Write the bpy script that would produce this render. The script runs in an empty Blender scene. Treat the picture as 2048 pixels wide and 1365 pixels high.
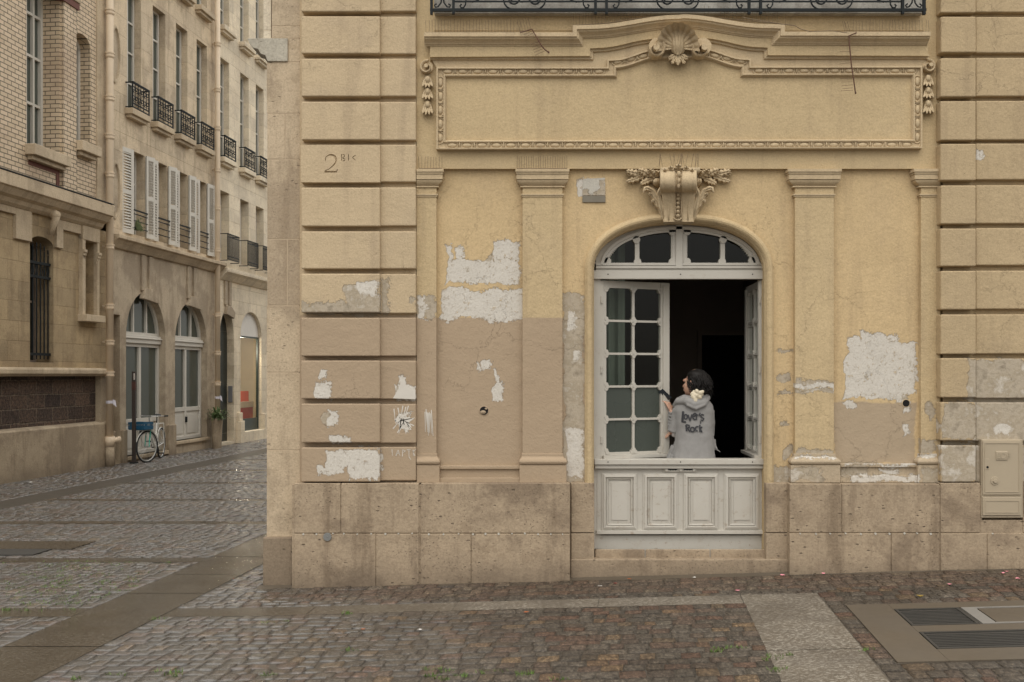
import bpy, bmesh, math, random
from mathutils import Vector, Matrix
from mathutils.bvhtree import BVHTree
from math import pi, sin, cos, radians as R
random.seed(7)
S = bpy.context.scene
COL = S.collection

# ------------------------------------------------------------------ camera
D = 9.05                 # distance of the facade plane
F = 1991.0               # focal length in photo pixels (35 mm)
CZ = 1.909               # eye height
cd = bpy.data.cameras.new('camera'); cam = bpy.data.objects.new('camera', cd); COL.objects.link(cam)
cam.location = (0, 0, CZ); cam.rotation_euler = (R(90), 0, 0)
cd.lens = 35; cd.sensor_width = 36; cd.shift_y = 67.5/2048; cd.clip_end = 2000
S.camera = cam
# ------------------------------------------------------------------ light
w = bpy.data.worlds.new('World'); S.world = w; w.use_nodes = True
wn = w.node_tree; wn.nodes.clear()
sky = wn.nodes.new('ShaderNodeTexSky'); sky.sky_type = 'NISHITA'; sky.sun_disc = False
SUN_EL, SUN_AZ = 57, 192      # azimuth: compass direction (0 = +Y, clockwise) the sun stands in
sky.sun_elevation = R(SUN_EL); sky.sun_rotation = R(SUN_AZ); sky.air_density = 1.0; sky.dust_density = 2.0
hs = wn.nodes.new('ShaderNodeHueSaturation'); hs.inputs['Saturation'].default_value = 0.22
tint = wn.nodes.new('ShaderNodeMix'); tint.data_type = 'RGBA'; tint.blend_type = 'MULTIPLY'; tint.inputs[0].default_value = 1
tint.inputs[7].default_value = (1.0, .975, .92, 1)
bg = wn.nodes.new('ShaderNodeBackground'); bg.inputs[1].default_value = 0.15
wo = wn.nodes.new('ShaderNodeOutputWorld')
# cloud deck: an even grey layer, brighter overhead, added over the clear-sky radiance
tc_ = wn.nodes.new('ShaderNodeTexCoord'); sx_ = wn.nodes.new('ShaderNodeSeparateXYZ'); mr_ = wn.nodes.new('ShaderNodeMapRange')
mr_.inputs[1].default_value = 0.; mr_.inputs[2].default_value = .75; mr_.inputs[3].default_value = 1.2; mr_.inputs[4].default_value = 10.
wn.links.new(tc_.outputs['Generated'], sx_.inputs[0]); wn.links.new(sx_.outputs[2], mr_.inputs[0])
ad_ = wn.nodes.new('ShaderNodeMix'); ad_.data_type = 'RGBA'; ad_.blend_type = 'ADD'; ad_.inputs[0].default_value = 1
wn.links.new(sky.outputs[0], hs.inputs['Color']); hs.inputs['Value'].default_value = .5
wn.links.new(hs.outputs[0], ad_.inputs[6]); wn.links.new(mr_.outputs[0], ad_.inputs[7]); wn.links.new(ad_.outputs[2], tint.inputs[6])
wn.links.new(tint.outputs[2], bg.inputs[0]); wn.links.new(bg.outputs[0], wo.inputs[0])
sl = bpy.data.lights.new('sun', 'SUN'); sl.energy = 0.6; sl.angle = R(50); sl.color = (1, .95, .86)
so = bpy.data.objects.new('sun', sl); COL.objects.link(so)
az, el = R(SUN_AZ), R(SUN_EL)
sd = Vector((sin(az)*cos(el), cos(az)*cos(el), sin(el)))
so.rotation_euler = sd.to_track_quat('Z', 'Y').to_euler(); so.location = sd*40
S.view_settings.view_transform = 'Standard'; S.view_settings.look = 'None'
S.view_settings.gamma = 1; S.view_settings.use_curve_mapping = False
S.view_settings.exposure = 0.10
S.cycles.max_bounces = 8

# ------------------------------------------------------------------ material helper
class N:
    def __init__(s, name):
        s.m = bpy.data.materials.new(name); s.m.use_nodes = True
        s.t = s.m.node_tree; s.t.nodes.clear()
        s.out = s.t.nodes.new('ShaderNodeOutputMaterial')
        s.b = s.t.nodes.new('ShaderNodeBsdfPrincipled')
        s.t.links.new(s.b.outputs[0], s.out.inputs[0]); s._p = None
    def put(s, inp, v):
        if isinstance(v, bpy.types.NodeSocket): s.t.links.new(v, inp)
        elif v is not None:
            if isinstance(v, (tuple, list)) and len(v) == 3 and len(inp.default_value) == 4: v = (*v, 1)
            inp.default_value = v
    def pos(s):
        if s._p is None: s._p = s.t.nodes.new('ShaderNodeNewGeometry').outputs['Position']
        return s._p
    def rnd(s): return s.t.nodes.new('ShaderNodeNewGeometry').outputs['Random Per Island']
    def local(s): return s.t.nodes.new('ShaderNodeTexCoord').outputs['Object']
    def M(s, op, a, b=None, c=None, clamp=False):
        n = s.t.nodes.new('ShaderNodeMath'); n.operation = op; n.use_clamp = clamp
        s.put(n.inputs[0], a); s.put(n.inputs[1], b); s.put(n.inputs[2], c); return n.outputs[0]
    def V(s, op, a, b=None, c=None):
        n = s.t.nodes.new('ShaderNodeVectorMath'); n.operation = op
        s.put(n.inputs[0], a); s.put(n.inputs[1], b)
        if c is not None: s.put(n.inputs[3] if op == 'SCALE' else n.inputs[2], c)
        return n.outputs[0]
    def sep(s, v):
        n = s.t.nodes.new('ShaderNodeSeparateXYZ'); s.put(n.inputs[0], v); return n.outputs
    def comb(s, x=0., y=0., z=0.):
        n = s.t.nodes.new('ShaderNodeCombineXYZ'); s.put(n.inputs[0], x); s.put(n.inputs[1], y); s.put(n.inputs[2], z); return n.outputs[0]
    def rot(s, v, ang):
        n = s.t.nodes.new('ShaderNodeVectorRotate'); n.rotation_type = 'Z_AXIS'; s.put(n.inputs[0], v); n.inputs['Angle'].default_value = ang; return n.outputs[0]
    def noise(s, scale, detail=3, rough=.55, v=None, col=False, dist=0.):
        n = s.t.nodes.new('ShaderNodeTexNoise'); s.put(n.inputs['Vector'], v if v is not None else s.pos())
        n.inputs['Scale'].default_value = scale; n.inputs['Detail'].default_value = detail
        n.inputs['Roughness'].default_value = rough; n.inputs['Distortion'].default_value = dist
        return n.outputs['Color' if col else 'Fac']
    def voro(s, scale, v=None, out='Distance', feat='F1', rnd=1.):
        n = s.t.nodes.new('ShaderNodeTexVoronoi'); n.feature = feat; s.put(n.inputs['Vector'], v if v is not None else s.pos())
        n.inputs['Scale'].default_value = scale; n.inputs['Randomness'].default_value = rnd; return n.outputs[out]
    def step(s, f, a, b):       # smooth 0..1 between a and b
        n = s.t.nodes.new('ShaderNodeMapRange'); n.interpolation_type = 'SMOOTHSTEP'
        s.put(n.inputs[0], f); n.inputs[1].default_value = a; n.inputs[2].default_value = b; return n.outputs[0]
    def lin(s, f, a, b, c, d):
        n = s.t.nodes.new('ShaderNodeMapRange'); s.put(n.inputs[0], f)
        for i, x in enumerate((a, b, c, d)): n.inputs[i+1].default_value = x
        return n.outputs[0]
    def mix(s, f, a, b, mode='MIX'):
        n = s.t.nodes.new('ShaderNodeMix'); n.data_type = 'RGBA'; n.blend_type = mode
        s.put(n.inputs[0], f); s.put(n.inputs[6], a); s.put(n.inputs[7], b); return n.outputs[2]
    def ramp(s, f, stops, const=False):
        n = s.t.nodes.new('ShaderNodeValToRGB'); s.put(n.inputs[0], f); e = n.color_ramp.elements
        if const: n.color_ramp.interpolation = 'CONSTANT'
        while len(e) < len(stops): e.new(.5)
        for k, (p, c) in enumerate(stops): e[k].position = p; e[k].color = (*c, 1)
        return n.outputs[0]
    def bump(s, h, strength=.3, dist=.01, prev=None):
        n = s.t.nodes.new('ShaderNodeBump'); s.put(n.inputs['Height'], h); n.inputs['Strength'].default_value = strength
        n.inputs['Distance'].default_value = dist
        if prev is not None: s.put(n.inputs['Normal'], prev)
        return n.outputs[0]
    def set(s, **k):
        for a, v in k.items():
            s.put(s.b.inputs[{'color': 'Base Color', 'rough': 'Roughness', 'metal': 'Metallic', 'normal': 'Normal', 'spec': 'Specular IOR Level', 'coat': 'Coat Weight', 'crough': 'Coat Roughness', 'emit': 'Emission Color', 'estr': 'Emission Strength', 'sheen': 'Sheen Weight', 'trans': 'Transmission Weight', 'alpha': 'Alpha'}[a]], v)
        return s.m

# ------------------------------------------------------------------ mesh helper
class MB:
    def __init__(s, xf=None): s.v = []; s.f = []; s.xf = xf
    def add(s, vs, fs):
        o = len(s.v); s.v += [tuple(p) for p in vs]; s.f += [tuple(i+o for i in f) for f in fs]; return o
    def box(s, x0, x1, y0, y1, z0, z1):
        s.add([(x0,y0,z0),(x1,y0,z0),(x1,y1,z0),(x0,y1,z0),(x0,y0,z1),(x1,y0,z1),(x1,y1,z1),(x0,y1,z1)],
              [(0,3,2,1),(4,5,6,7),(0,1,5,4),(1,2,6,5),(2,3,7,6),(3,0,4,7)])
    def obox(s, c, ax, ay, az, hx, hy, hz):
        c, ax, ay, az = Vector(c), Vector(ax).normalized(), Vector(ay).normalized(), Vector(az).normalized()
        vs = [c+ax*hx*i+ay*hy*j+az*hz*k for k in (-1,1) for i, j in ((-1,-1),(1,-1),(1,1),(-1,1))]
        s.add(vs, [(0,3,2,1),(4,5,6,7),(0,1,5,4),(1,2,6,5),(2,3,7,6),(3,0,4,7)])
    def prism(s, pts, y0, y1):          # pts in (x, z), extruded in y from y0 (front) to y1 (back)
        n = len(pts)
        s.add([(p[0], y0, p[1]) for p in pts]+[(p[0], y1, p[1]) for p in pts],
              [tuple(range(n)), tuple(range(2*n-1, n-1, -1))]+[(i, i+n, (i+1) % n+n, (i+1) % n) for i in range(n)])
    def tube(s, pts, r, seg=8, cap=True, flat=None):
        pts = [Vector(p) for p in pts]; n = len(pts)
        rs = r if isinstance(r, (list, tuple)) else [r]*n
        rings = []; up = None
        for i in range(n):
            t = (pts[min(i+1, n-1)]-pts[max(i-1, 0)]).normalized()
            if up is None: up = Vector((0,0,1)) if abs(t.z) < .9 else Vector((0,1,0))
            a = t.cross(up); a = a.normalized() if a.length > 1e-6 else Vector((1,0,0)); b = a.cross(t).normalized(); up = b
            rings.append([pts[i]+(a*cos(2*pi*k/seg)+b*sin(2*pi*k/seg)*(flat or 1))*rs[i] for k in range(seg)])
        s.loft(rings, cap)
    def loft(s, rings, cap=True, close=True):
        n = len(rings[0]); vs = [p for r in rings for p in r]; fs = []
        for i in range(len(rings)-1):
            for k in range(n if close else n-1):
                k2 = (k+1) % n; fs.append((i*n+k, i*n+k2, (i+1)*n+k2, (i+1)*n+k))
        if cap: fs.append(tuple(range(n))[::-1]); fs.append(tuple((len(rings)-1)*n+k for k in range(n)))
        s.add(vs, fs)
    def ell(s, c, rx, ry, rz, nu=12, nv=8, ang=0.):
        rings = []; c = Vector(c); ca, sa = cos(ang), sin(ang)
        for i in range(nv+1):
            ph = pi*i/nv; r = max(sin(ph), .02)
            ring = []
            for k in range(nu):
                x, y, z = rx*r*cos(2*pi*k/nu), ry*r*sin(2*pi*k/nu), rz*cos(ph)
                ring.append(c+Vector((x*ca-z*sa, y, x*sa+z*ca)))
            rings.append(ring)
        s.loft(rings, True)
    def disc(s, c, r, y0, y1, seg=16, rz=None):
        s.prism([(c[0]+r*cos(2*pi*k/seg), c[1]+(rz or r)*sin(2*pi*k/seg)) for k in range(seg)], y0, y1)
    def sweep(s, path, prof, closed=False, caps=True, D0=D, flip=1):
        """path: (x, z) points, prof: (offset, t) points; t = how far towards the street"""
        n = len(path); P = [Vector(p) for p in path]; rings = []
        for i in range(n):
            if closed: a, b = P[i]-P[i-1], P[(i+1) % n]-P[i]
            else:
                a = P[i]-P[i-1] if i else P[1]-P[0]
                b = P[i+1]-P[i] if i < n-1 else P[-1]-P[-2]
            a, b = a.normalized(), b.normalized()
            na, nb = Vector((a.y, -a.x)), Vector((b.y, -b.x)); m = na+nb
            m = m.normalized() if m.length > 1e-6 else na
            k = 1/max(m.dot(na), .35); m = m*k*flip
            rings.append([(P[i].x+m.x*o, D0-t, P[i].y+m.y*o) for o, t in prof])
        q = len(prof); vs = [p for r in rings for p in r]; fs = []
        for i in range(n if closed else n-1):
            j = (i+1) % n
            for k in range(q-1): fs.append((i*q+k, i*q+k+1, j*q+k+1, j*q+k))
        if caps and not closed: fs += [tuple(range(q)), tuple((n-1)*q+k for k in range(q))]
        s.add(vs, fs)
    def grid(s, nu, nv, fn):
        s.add([fn(i/(nu-1), j/(nv-1)) for j in range(nv) for i in range(nu)],
              [(j*nu+i, j*nu+i+1, (j+1)*nu+i+1, (j+1)*nu+i) for j in range(nv-1) for i in range(nu-1)])
    def build(s, name, mat, parent=None, bevel=0, smooth=False, seg=2, solid=0):
        me = bpy.data.meshes.new(name)
        vs = [s.xf(p) for p in s.v] if s.xf else s.v
        me.from_pydata(vs, [], s.f); me.update()
        bm = bmesh.new(); bm.from_mesh(me); bmesh.ops.recalc_face_normals(bm, faces=bm.faces); bm.to_mesh(me); bm.free()
        me.materials.append(mat)
        if smooth:
            me.polygons.foreach_set('use_smooth', [True]*len(me.polygons))
        o = bpy.data.objects.new(name, me); COL.objects.link(o)
        if parent is not None: attach(o, parent)
        if solid:
            m = o.modifiers.new('solid', 'SOLIDIFY'); m.thickness = solid; m.offset = 0
        if bevel:
            m = o.modifiers.new('bevel', 'BEVEL'); m.width = bevel; m.segments = seg; m.limit_method = 'ANGLE'; m.angle_limit = R(40); m.harden_normals = False
        return o

def world_of(o):
    m = o.matrix_basis.copy()
    return (world_of(o.parent) @ o.matrix_parent_inverse @ m) if o.parent else m
def attach(o, parent):
    o.parent = parent; o.matrix_parent_inverse = world_of(parent).inverted()
def thing(name, label, cat, loc, group=None, rz=0):
    o = bpy.data.objects.new(name, None); COL.objects.link(o); o.location = loc; o.rotation_euler = (0, 0, rz)
    o.empty_display_size = .2
    o['label'] = label; o['category'] = cat
    if group: o['group'] = group
    return o
def tag(o, label=None, cat=None, group=None, kind=None):
    if label: o['label'] = label
    if cat: o['category'] = cat
    if group: o['group'] = group
    if kind: o['kind'] = kind
    return o
def copy_part(src, parent, mat):       # copy a part (and its own parts) under parent, moved by a world matrix
    c = src.copy(); COL.objects.link(c); c.parent = parent; c.matrix_parent_inverse = Matrix()
    c.matrix_basis = world_of(parent).inverted() @ mat
    for ch in src.children:
        d = ch.copy(); COL.objects.link(d); d.parent = c; d.matrix_parent_inverse = ch.matrix_parent_inverse; d.matrix_basis = ch.matrix_basis
    return c

# facade mapping: photo pixel -> position on a plane t metres in front of the wall
def X(px, t=0): return (px-1024)/F*(D-t)
def Z(py, t=0): return CZ+(750-py)/F*(D-t)
def XZ(px, py, t=0): return (X(px, t), Z(py, t))
def fbox(mb, x0, x1, y0, y1, t1, t0=-.02):
    mb.box(X(x0, t1), X(x1, t1), D-t1, D-t0, Z(y1, t1), Z(y0, t1))
def gz(x, y=0):                         # street level
    u = x+2.27
    return 0.026*(u if u > .5 else (0 if u < -.5 else (u+.5)**2/2))
# left street: s along the facade (away from us), n into the wall, z up
DH = Vector((.1236, 1, 0)).normalized(); NH = Vector((-DH.y, DH.x, 0)); ORG = Vector((-11.1, 0, 0))
LANG = math.atan2(DH.y, DH.x)
def LF(p): return tuple(ORG+DH*p[0]+NH*p[1]+Vector((0, 0, p[2])))
def LM(s, n=0, z=0): return Matrix.Translation(Vector(LF((s, n, z)))) @ Matrix.Rotation(LANG, 4, 'Z')
def LY(px): return 11.1/(.1236+(1024-px)/F)
def LS(px): return LY(px)*1.00761
def LZ(px, py): return CZ+(750-py)*LY(px)/F

# ------------------------------------------------------------------ materials
def patch_mask(m, boxes, t, warp, soft=.004):
    x, y, z = m.sep(warp); P2 = m.comb(x, 0., z); acc = None
    for b in boxes:
        x0, x1, y0, y1 = b[:4]
        cx, cz = X((x0+x1)/2, t), Z((y0+y1)/2, t); hx, hz = X(x1, t)-X(x0, t), Z(y0, t)-Z(y1, t)
        q = m.V('ABSOLUTE', m.V('SUBTRACT', P2, (cx, 0, cz)))
        if len(b) > 4:      # ellipse
            q = m.V('MULTIPLY', q, (2/hx, 0, 2/hz))
            l = m.t.nodes.new('ShaderNodeVectorMath'); l.operation = 'LENGTH'; m.put(l.inputs[0], q)
            d = m.M('MULTIPLY', m.M('SUBTRACT', l.outputs['Value'], 1.), min(hx, hz)/2)
        else:
            a = m.sep(m.V('SUBTRACT', q, (hx/2, 0, hz/2))); d = m.M('MAXIMUM', a[0], a[2])
        acc = d if acc is None else m.M('MINIMUM', acc, d)
    return acc

def stucco(name, base, lower=None, zthr=0, xlim=None, whites=(), greys=(), tans=(), t=.05, pits=.5, streak=.35, warpamp=.05):
    m = N(name)
    col = m.mix(m.noise(.9, 4, .6), tuple(c*.84 for c in base), tuple(min(c*1.10, 1) for c in base))
    col = m.mix(m.M('MULTIPLY', m.step(m.noise(2.2, 5, .7, v=m.V('ADD', m.pos(), (5, 1, 8))), .5, .66), .3), col, tuple(c*k for c, k in zip(base, (.80, .80, .86))))
    # grimy cloudiness and faint vertical runs
    x, y, z = m.sep(m.pos())
    run = m.noise(1., 4, .6, v=m.comb(m.M('MULTIPLY', x, 7.), y, m.M('MULTIPLY', z, .6)))
    col = m.mix(m.M('MULTIPLY', m.step(run, .5, .68), streak), col, tuple(c*k for c, k in zip(base, (.66, .64, .66))))
    col = m.mix(1., col, m.ramp(m.noise(70, 4, .75), [(.32, (.86, .855, .85)), (.5, (1, 1, 1)), (.66, (1.10, 1.10, 1.10))]), 'MULTIPLY')
    wp = m.V('ADD', m.pos(), m.V('SCALE', m.V('SUBTRACT', m.noise(5, 8, .72, col=True), (.5, .5, .5)), None, warpamp*5))
    if lower:
        edge = m.M('ADD', z, m.M('MULTIPLY', m.M('SUBTRACT', m.noise(9, 4), .5), .012))
        f = m.step(edge, zthr+.006, zthr-.006)
        if xlim: f = m.M('MULTIPLY', f, m.M('LESS_THAN', x, xlim))
        lo = m.mix(m.noise(1.6, 4), tuple(c*.88 for c in lower), tuple(c*1.06 for c in lower))
        col = m.mix(f, col, lo)
    h = m.M('MULTIPLY', m.noise(38, 5, .6), .5)
    rec = None
    for boxes, colr in ((tans, 't'), (greys, 'g'), (whites, 'w')):
        if not boxes: continue
        if colr == 't':
            d = patch_mask(m, boxes, t, m.V('ADD', m.pos(), m.V('SCALE', m.V('SUBTRACT', m.noise(4, 4, .6, col=True), (.5, .5, .5)), None, .12)))
            col = m.mix(m.step(d, .012, -.012), col, m.mix(m.noise(2, 5, .7), (.36, .28, .19), (.44, .345, .245))); continue
        d = patch_mask(m, boxes, t, wp)
        # ragged rims: scattered flakes near the edge
        d = m.M('ADD', d, m.M('MULTIPLY', m.M('SUBTRACT', m.noise(40, 5, .75), .5), .06))
        f = m.step(d, .003, -.003)
        n1 = m.noise(5, 6, .7)
        if colr == 'w':
            c = m.mix(n1, (.54, .50, .44), (.66, .62, .56))
            c = m.mix(m.step(m.noise(7, 7, .78), .60, .64), c, (.38, .33, .26))
            c = m.mix(m.M('MULTIPLY', m.step(m.noise(60, 3, .7), .5, .6), .35), c, (.42, .37, .30))
            f = m.M('MULTIPLY', f, m.lin(m.step(m.noise(24, 5, .8), .34, .42), 0, 1, .3, 1.))
        else:
            c = m.ramp(n1, [(.34, (.28, .235, .175)), (.46, (.44, .375, .29)), (.54, (.36, .30, .22)), (.64, (.54, .49, .42))])
        col = m.mix(f, col, c)
        rim = m.M('MULTIPLY', m.step(m.M('ABSOLUTE', d), .006, .001), .35)
        col = m.mix(rim, col, (.26, .20, .14))
        rec = f if rec is None else m.M('MAXIMUM', rec, f)
    # small chips and scuffs
    chip = m.M('MULTIPLY', m.step(m.noise(17, 6, .75), .67, .70), m.step(m.noise(1.3, 2), .5, .6))
    col = m.mix(m.M('MULTIPLY', chip, pits), col, (.55, .50, .42))
    pit = m.M('MULTIPLY', m.step(m.voro(22), .10, .05), m.step(m.noise(2.3, 2), .48, .6))
    col = m.mix(m.M('MULTIPLY', pit, pits*.8), col, (.17, .13, .09))
    # hairline cracks
    cr = m.voro(1.7, v=m.V('ADD', m.pos(), m.V('SCALE', m.noise(3, 5, .7, col=True), None, .5)), feat='DISTANCE_TO_EDGE')
    crk = m.M('MULTIPLY', m.step(cr, .0045, .0015), m.step(m.noise(.8, 2, v=m.V('ADD', m.pos(), (7, 3, 1))), .52, .60))
    col = m.mix(m.M('MULTIPLY', crk, min(.10, pits*.2) if pits > .2 else .02), col, (.16, .12, .08))
    if rec is not None: h = m.M('SUBTRACT', h, m.M('MULTIPLY', rec, .5))
    h = m.M('SUBTRACT', h, m.M('MULTIPLY', m.M('MAXIMUM', pit, crk) if pits > .2 else pit, .5))
    nb = m.bump(h, .75, .010); nb = m.bump(m.noise(3.5, 5, .65), .5, .03, nb); nb = m.bump(m.noise(110, 3, .7), .5, .003, nb)
    return m.set(color=col, rough=m.lin(m.noise(4), 0, 1, .78, .95), spec=.25, normal=nb)

OCH = (.53, .407, .24); BEI = (.53, .415, .27); TAN = (.40, .303, .208)
zt = Z(636, .05)
M_wall = stucco('ochre_stucco', OCH, TAN, zt, X(1142, .05), greys=[(1840,1872,880,905),(1850,1868,800,835,1)])
M_wallL = stucco('ochre_stucco_end', OCH, TAN, zt, X(1142, .05), whites=[(838,850,590,640)], greys=[(833,873,608,636),(836,866,590,634)])
M_worn = stucco('ochre_stucco_worn_foot', (.46, .37, .26), greys=[(1582,1640,936,962),(1842,1882,934,966),(1681,1740,936,952)], whites=[(1690,1830,928,934),(1700,1835,952,964),(1590,1672,912,918),(1836,1882,906,914),(1760,1800,936,950,1)])
M_wallR = stucco('ochre_stucco_scarred', OCH, greys=[(1590,1668,760,768),(1590,1668,778,786),(1590,1668,898,908)], whites=[(1560,1668,765,776)])
M_niche = stucco('recess_stucco', (.575, .43, .245), TAN, Z(636, 0), X(1200, 0), t=0,
    whites=[(884,1052,577,640),(890,1040,520,566),(986,1040,484,520),(892,904,490,520),(914,930,494,525),(984,1004,766,800),(988,996,740,770),(962,984,722,740),
            (952,960,728,740),(1694,1832,682,790),(1690,1806,700,800),(1722,1800,668,684),(1806,1818,806,830),(1808,1822,850,870),(1690,1708,806,822),
            (1132,1166,860,955),(1136,1150,620,660),(1150,1162,700,720),(1155,1205,357,392)],
    greys=[(905,965,528,548,1),(968,990,512,528,1),(1126,1172,588,640),(1126,1170,640,965),(1554,1586,699,708,1),(1556,1588,783,790,1),(1554,1578,744,764,1),
           (1558,1578,844,856,1),(1564,1582,892,922,1),(1536,1588,930,965),(1800,1812,780,806),(1690,1840,930,962)],
    tans=[(1668,1830,806,930)])
M_up = stucco('upper_stucco', OCH, pits=.15, streak=.25)
M_orn = stucco('ornament_stucco', (.53, .415, .265), pits=.1, streak=.4)
M_quoin = stucco('quoin_stucco', BEI, TAN, Z(630, .14), X(1142, .14), t=.14,
    whites=[(640,656,738,760),(636,662,766,798),(655,672,818,850),(650,760,898,935),(700,760,900,960),(632,690,930,948),(720,758,566,590),(790,832,775,798),(800,816,755,780),(660,700,868,884),
            (800,820,826,862),(846,862,820,870)],
    greys=[(602,759,600,628),(690,760,572,628),(764,776,560,628),(820,832,590,606),(640,668,824,846,1)])
M_right = stucco('right_block_stucco', (.47, .36, .22), t=.14, pits=.7,  # base darker than the left blocks, painting in the weaker light here
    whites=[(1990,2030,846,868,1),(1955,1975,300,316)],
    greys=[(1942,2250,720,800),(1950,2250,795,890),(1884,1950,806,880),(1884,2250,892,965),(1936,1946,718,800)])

def limestone(name, base, dark=.5, pits=1., bw=0, rot=0., joints=None, damp=0., stainz=None):
    m = N(name); p = m.pos()
    if rot: p = m.rot(p, -rot)
    x, y, z = m.sep(p)
    col = m.mix(m.noise(1.2, 5, .65), tuple(c*.76 for c in base), tuple(min(1, c*1.12) for c in base))
    col = m.mix(m.M('MULTIPLY', m.step(m.noise(.9, 6, .7, v=m.V('ADD', p, (9, 2, 4))), .47, .60), dark), col, tuple(c*k for c, k in zip(base, (.52, .50, .50))))
    run = m.noise(1., 5, .65, v=m.comb(m.M('MULTIPLY', x, 5.), y, m.M('MULTIPLY', z, .7)))
    col = m.mix(m.M('MULTIPLY', m.step(run, .50, .66), dark*.8), col, tuple(c*k for c, k in zip(base, (.45, .42, .40))))
    col = m.mix(1., col, m.ramp(m.noise(55, 5, .8), [(.30, (.72, .71, .70)), (.5, (1, 1, 1)), (.68, (1.16, 1.16, 1.15))]), 'MULTIPLY')
    col = m.mix(m.M('MULTIPLY', m.step(m.noise(6, 6, .75), .54, .62), .35), col, tuple(c*k for c, k in zip(base, (.6, .57, .54))))
    h = m.M('MULTIPLY', m.noise(24, 6, .65), .6)
    if joints:
        bwid, bh = joints
        br = m.t.nodes.new('ShaderNodeTexBrick'); m.put(br.inputs['Vector'], m.comb(x, z, 0.))
        br.inputs['Scale'].default_value = 1; br.inputs['Brick Width'].default_value = bwid; br.inputs['Row Height'].default_value = bh
        br.inputs['Mortar Size'].default_value = .006; br.inputs['Mortar Smooth'].default_value = .3
        br.inputs['Color1'].default_value = (.86, .86, .86, 1); br.inputs['Color2'].default_value = (1.1, 1.08, 1.04, 1); br.inputs['Mortar'].default_value = (.8, .76, .7, 1)
        col = m.mix(.75, col, br.outputs['Color'], 'MULTIPLY')
        h = m.M('SUBTRACT', h, m.M('MULTIPLY', br.outputs['Fac'], .7))
    pv = m.V('MULTIPLY', p, (1., 1., 2.))
    pit = m.M('MULTIPLY', m.step(m.voro(9, v=m.V('ADD', pv, m.V('SCALE', m.noise(30, 3, col=True), None, .02))), .15, .09), m.step(m.noise(2.4, 3), .44, .56))
    pit2 = m.M('MULTIPLY', m.step(m.voro(30, v=pv), .2, .1), m.step(m.noise(2, 2, v=m.V('ADD', p, (3, 3, 3))), .45, .6))
    pp = m.M('MAXIMUM', pit, pit2)
    col = m.mix(m.M('MULTIPLY', pp, .7*pits), col, tuple(c*.25 for c in base))
    h = m.M('SUBTRACT', h, m.M('MULTIPLY', pp, .8*pits))
    if damp:       # damp, sooty foot of the wall
        f = m.step(m.M('ADD', z, m.M('MULTIPLY', m.noise(2.2, 5, .7), .5)), .62, .22)
        col = m.mix(m.M('MULTIPLY', f, damp), col, (.12, .09, .065))
    nb = m.bump(h, .8, .014); nb = m.bump(m.noise(2.5, 4), .4, .03, nb); nb = m.bump(m.noise(140, 2), .35, .0018, nb)
    return m.set(color=col, rough=m.lin(m.noise(5), 0, 1, .7, .92), spec=.3, normal=nb)

M_plinth = limestone('plinth_limestone', (.40, .31, .215), .8, 1., damp=.6)
M_foot = limestone('sooty_corner_limestone', (.26, .20, .14), 1., 1., damp=.35)
M_strip = limestone('corner_stone', (.54, .43, .30), .55, .6, damp=.5)
M_ls1 = limestone('street_limestone', (.66, .545, .395), .55, .5, rot=LANG, joints=(.9, .42))
M_ls2 = limestone('far_limestone', (.80, .70, .54), .3, .4, rot=LANG, joints=(.8, .36))
M_lsd = limestone('ground_floor_stone', (.52, .43, .315), .6, .6, rot=LANG)
M_lsc = limestone('coursed_stone', (.44, .34, .21), .5, .5, rot=LANG, joints=(.62, .36))
M_base = limestone('basement_stone', (.42, .34, .24), .6, .6, rot=LANG, damp=.5)
M_trimL = limestone('street_trim_stone', (.56, .455, .32), .4, .3, rot=LANG)
def mk_rub():
    m = N('blackened_rough_masonry'); q = m.rot(m.pos(), -LANG); x, y, z = m.sep(q)
    br = m.t.nodes.new('ShaderNodeTexBrick'); m.put(br.inputs['Vector'], m.V('ADD', m.comb(x, z, 0.), m.V('SCALE', m.noise(5, 4, col=True), None, .04))); i = br.inputs
    i['Scale'].default_value = 1; i['Brick Width'].default_value = .52; i['Row Height'].default_value = .26; i['Mortar Size'].default_value = .014; i['Mortar Smooth'].default_value = .6
    i['Color1'].default_value = (.05, .033, .026, 1); i['Color2'].default_value = (.13, .085, .06, 1); i['Mortar'].default_value = (.17, .13, .095, 1)
    n = m.noise(22, 6, .8); col = m.mix(1., br.outputs['Color'], m.ramp(n, [(.35, (.3, .3, .3)), (.5, (1, 1, 1)), (.65, (2., 1.9, 1.7))]), 'MULTIPLY')
    return m.set(color=col, rough=.9, normal=m.bump(m.M('SUBTRACT', n, m.M('MULTIPLY', br.outputs['Fac'], .6)), 1., .05))
M_rub = mk_rub()

def mk_brick():
    m = N('glazed_yellow_brick'); p = m.rot(m.pos(), -LANG); x, y, z = m.sep(p)
    br = m.t.nodes.new('ShaderNodeTexBrick'); m.put(br.inputs['Vector'], m.comb(m.M('ADD', x, y), z, 0.))
    i = br.inputs; i['Scale'].default_value = 1; i['Brick Width'].default_value = .21; i['Row Height'].default_value = .083
    i['Mortar Size'].default_value = .0085; i['Mortar Smooth'].default_value = .1; i['Bias'].default_value = -.2
    i['Color1'].default_value = (.56, .44, .30, 1); i['Color2'].default_value = (.66, .52, .37, 1); i['Mortar'].default_value = (.14, .115, .08, 1)
    col = m.mix(m.M('MULTIPLY', m.step(m.noise(.8, 4), .5, .7), .35), br.outputs['Color'], (.3, .2, .13))
    nb = m.bump(m.M('SUBTRACT', 1., br.outputs['Fac']), .8, .008)
    return m.set(color=col, rough=.65, normal=nb)
M_brick = mk_brick()
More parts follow.
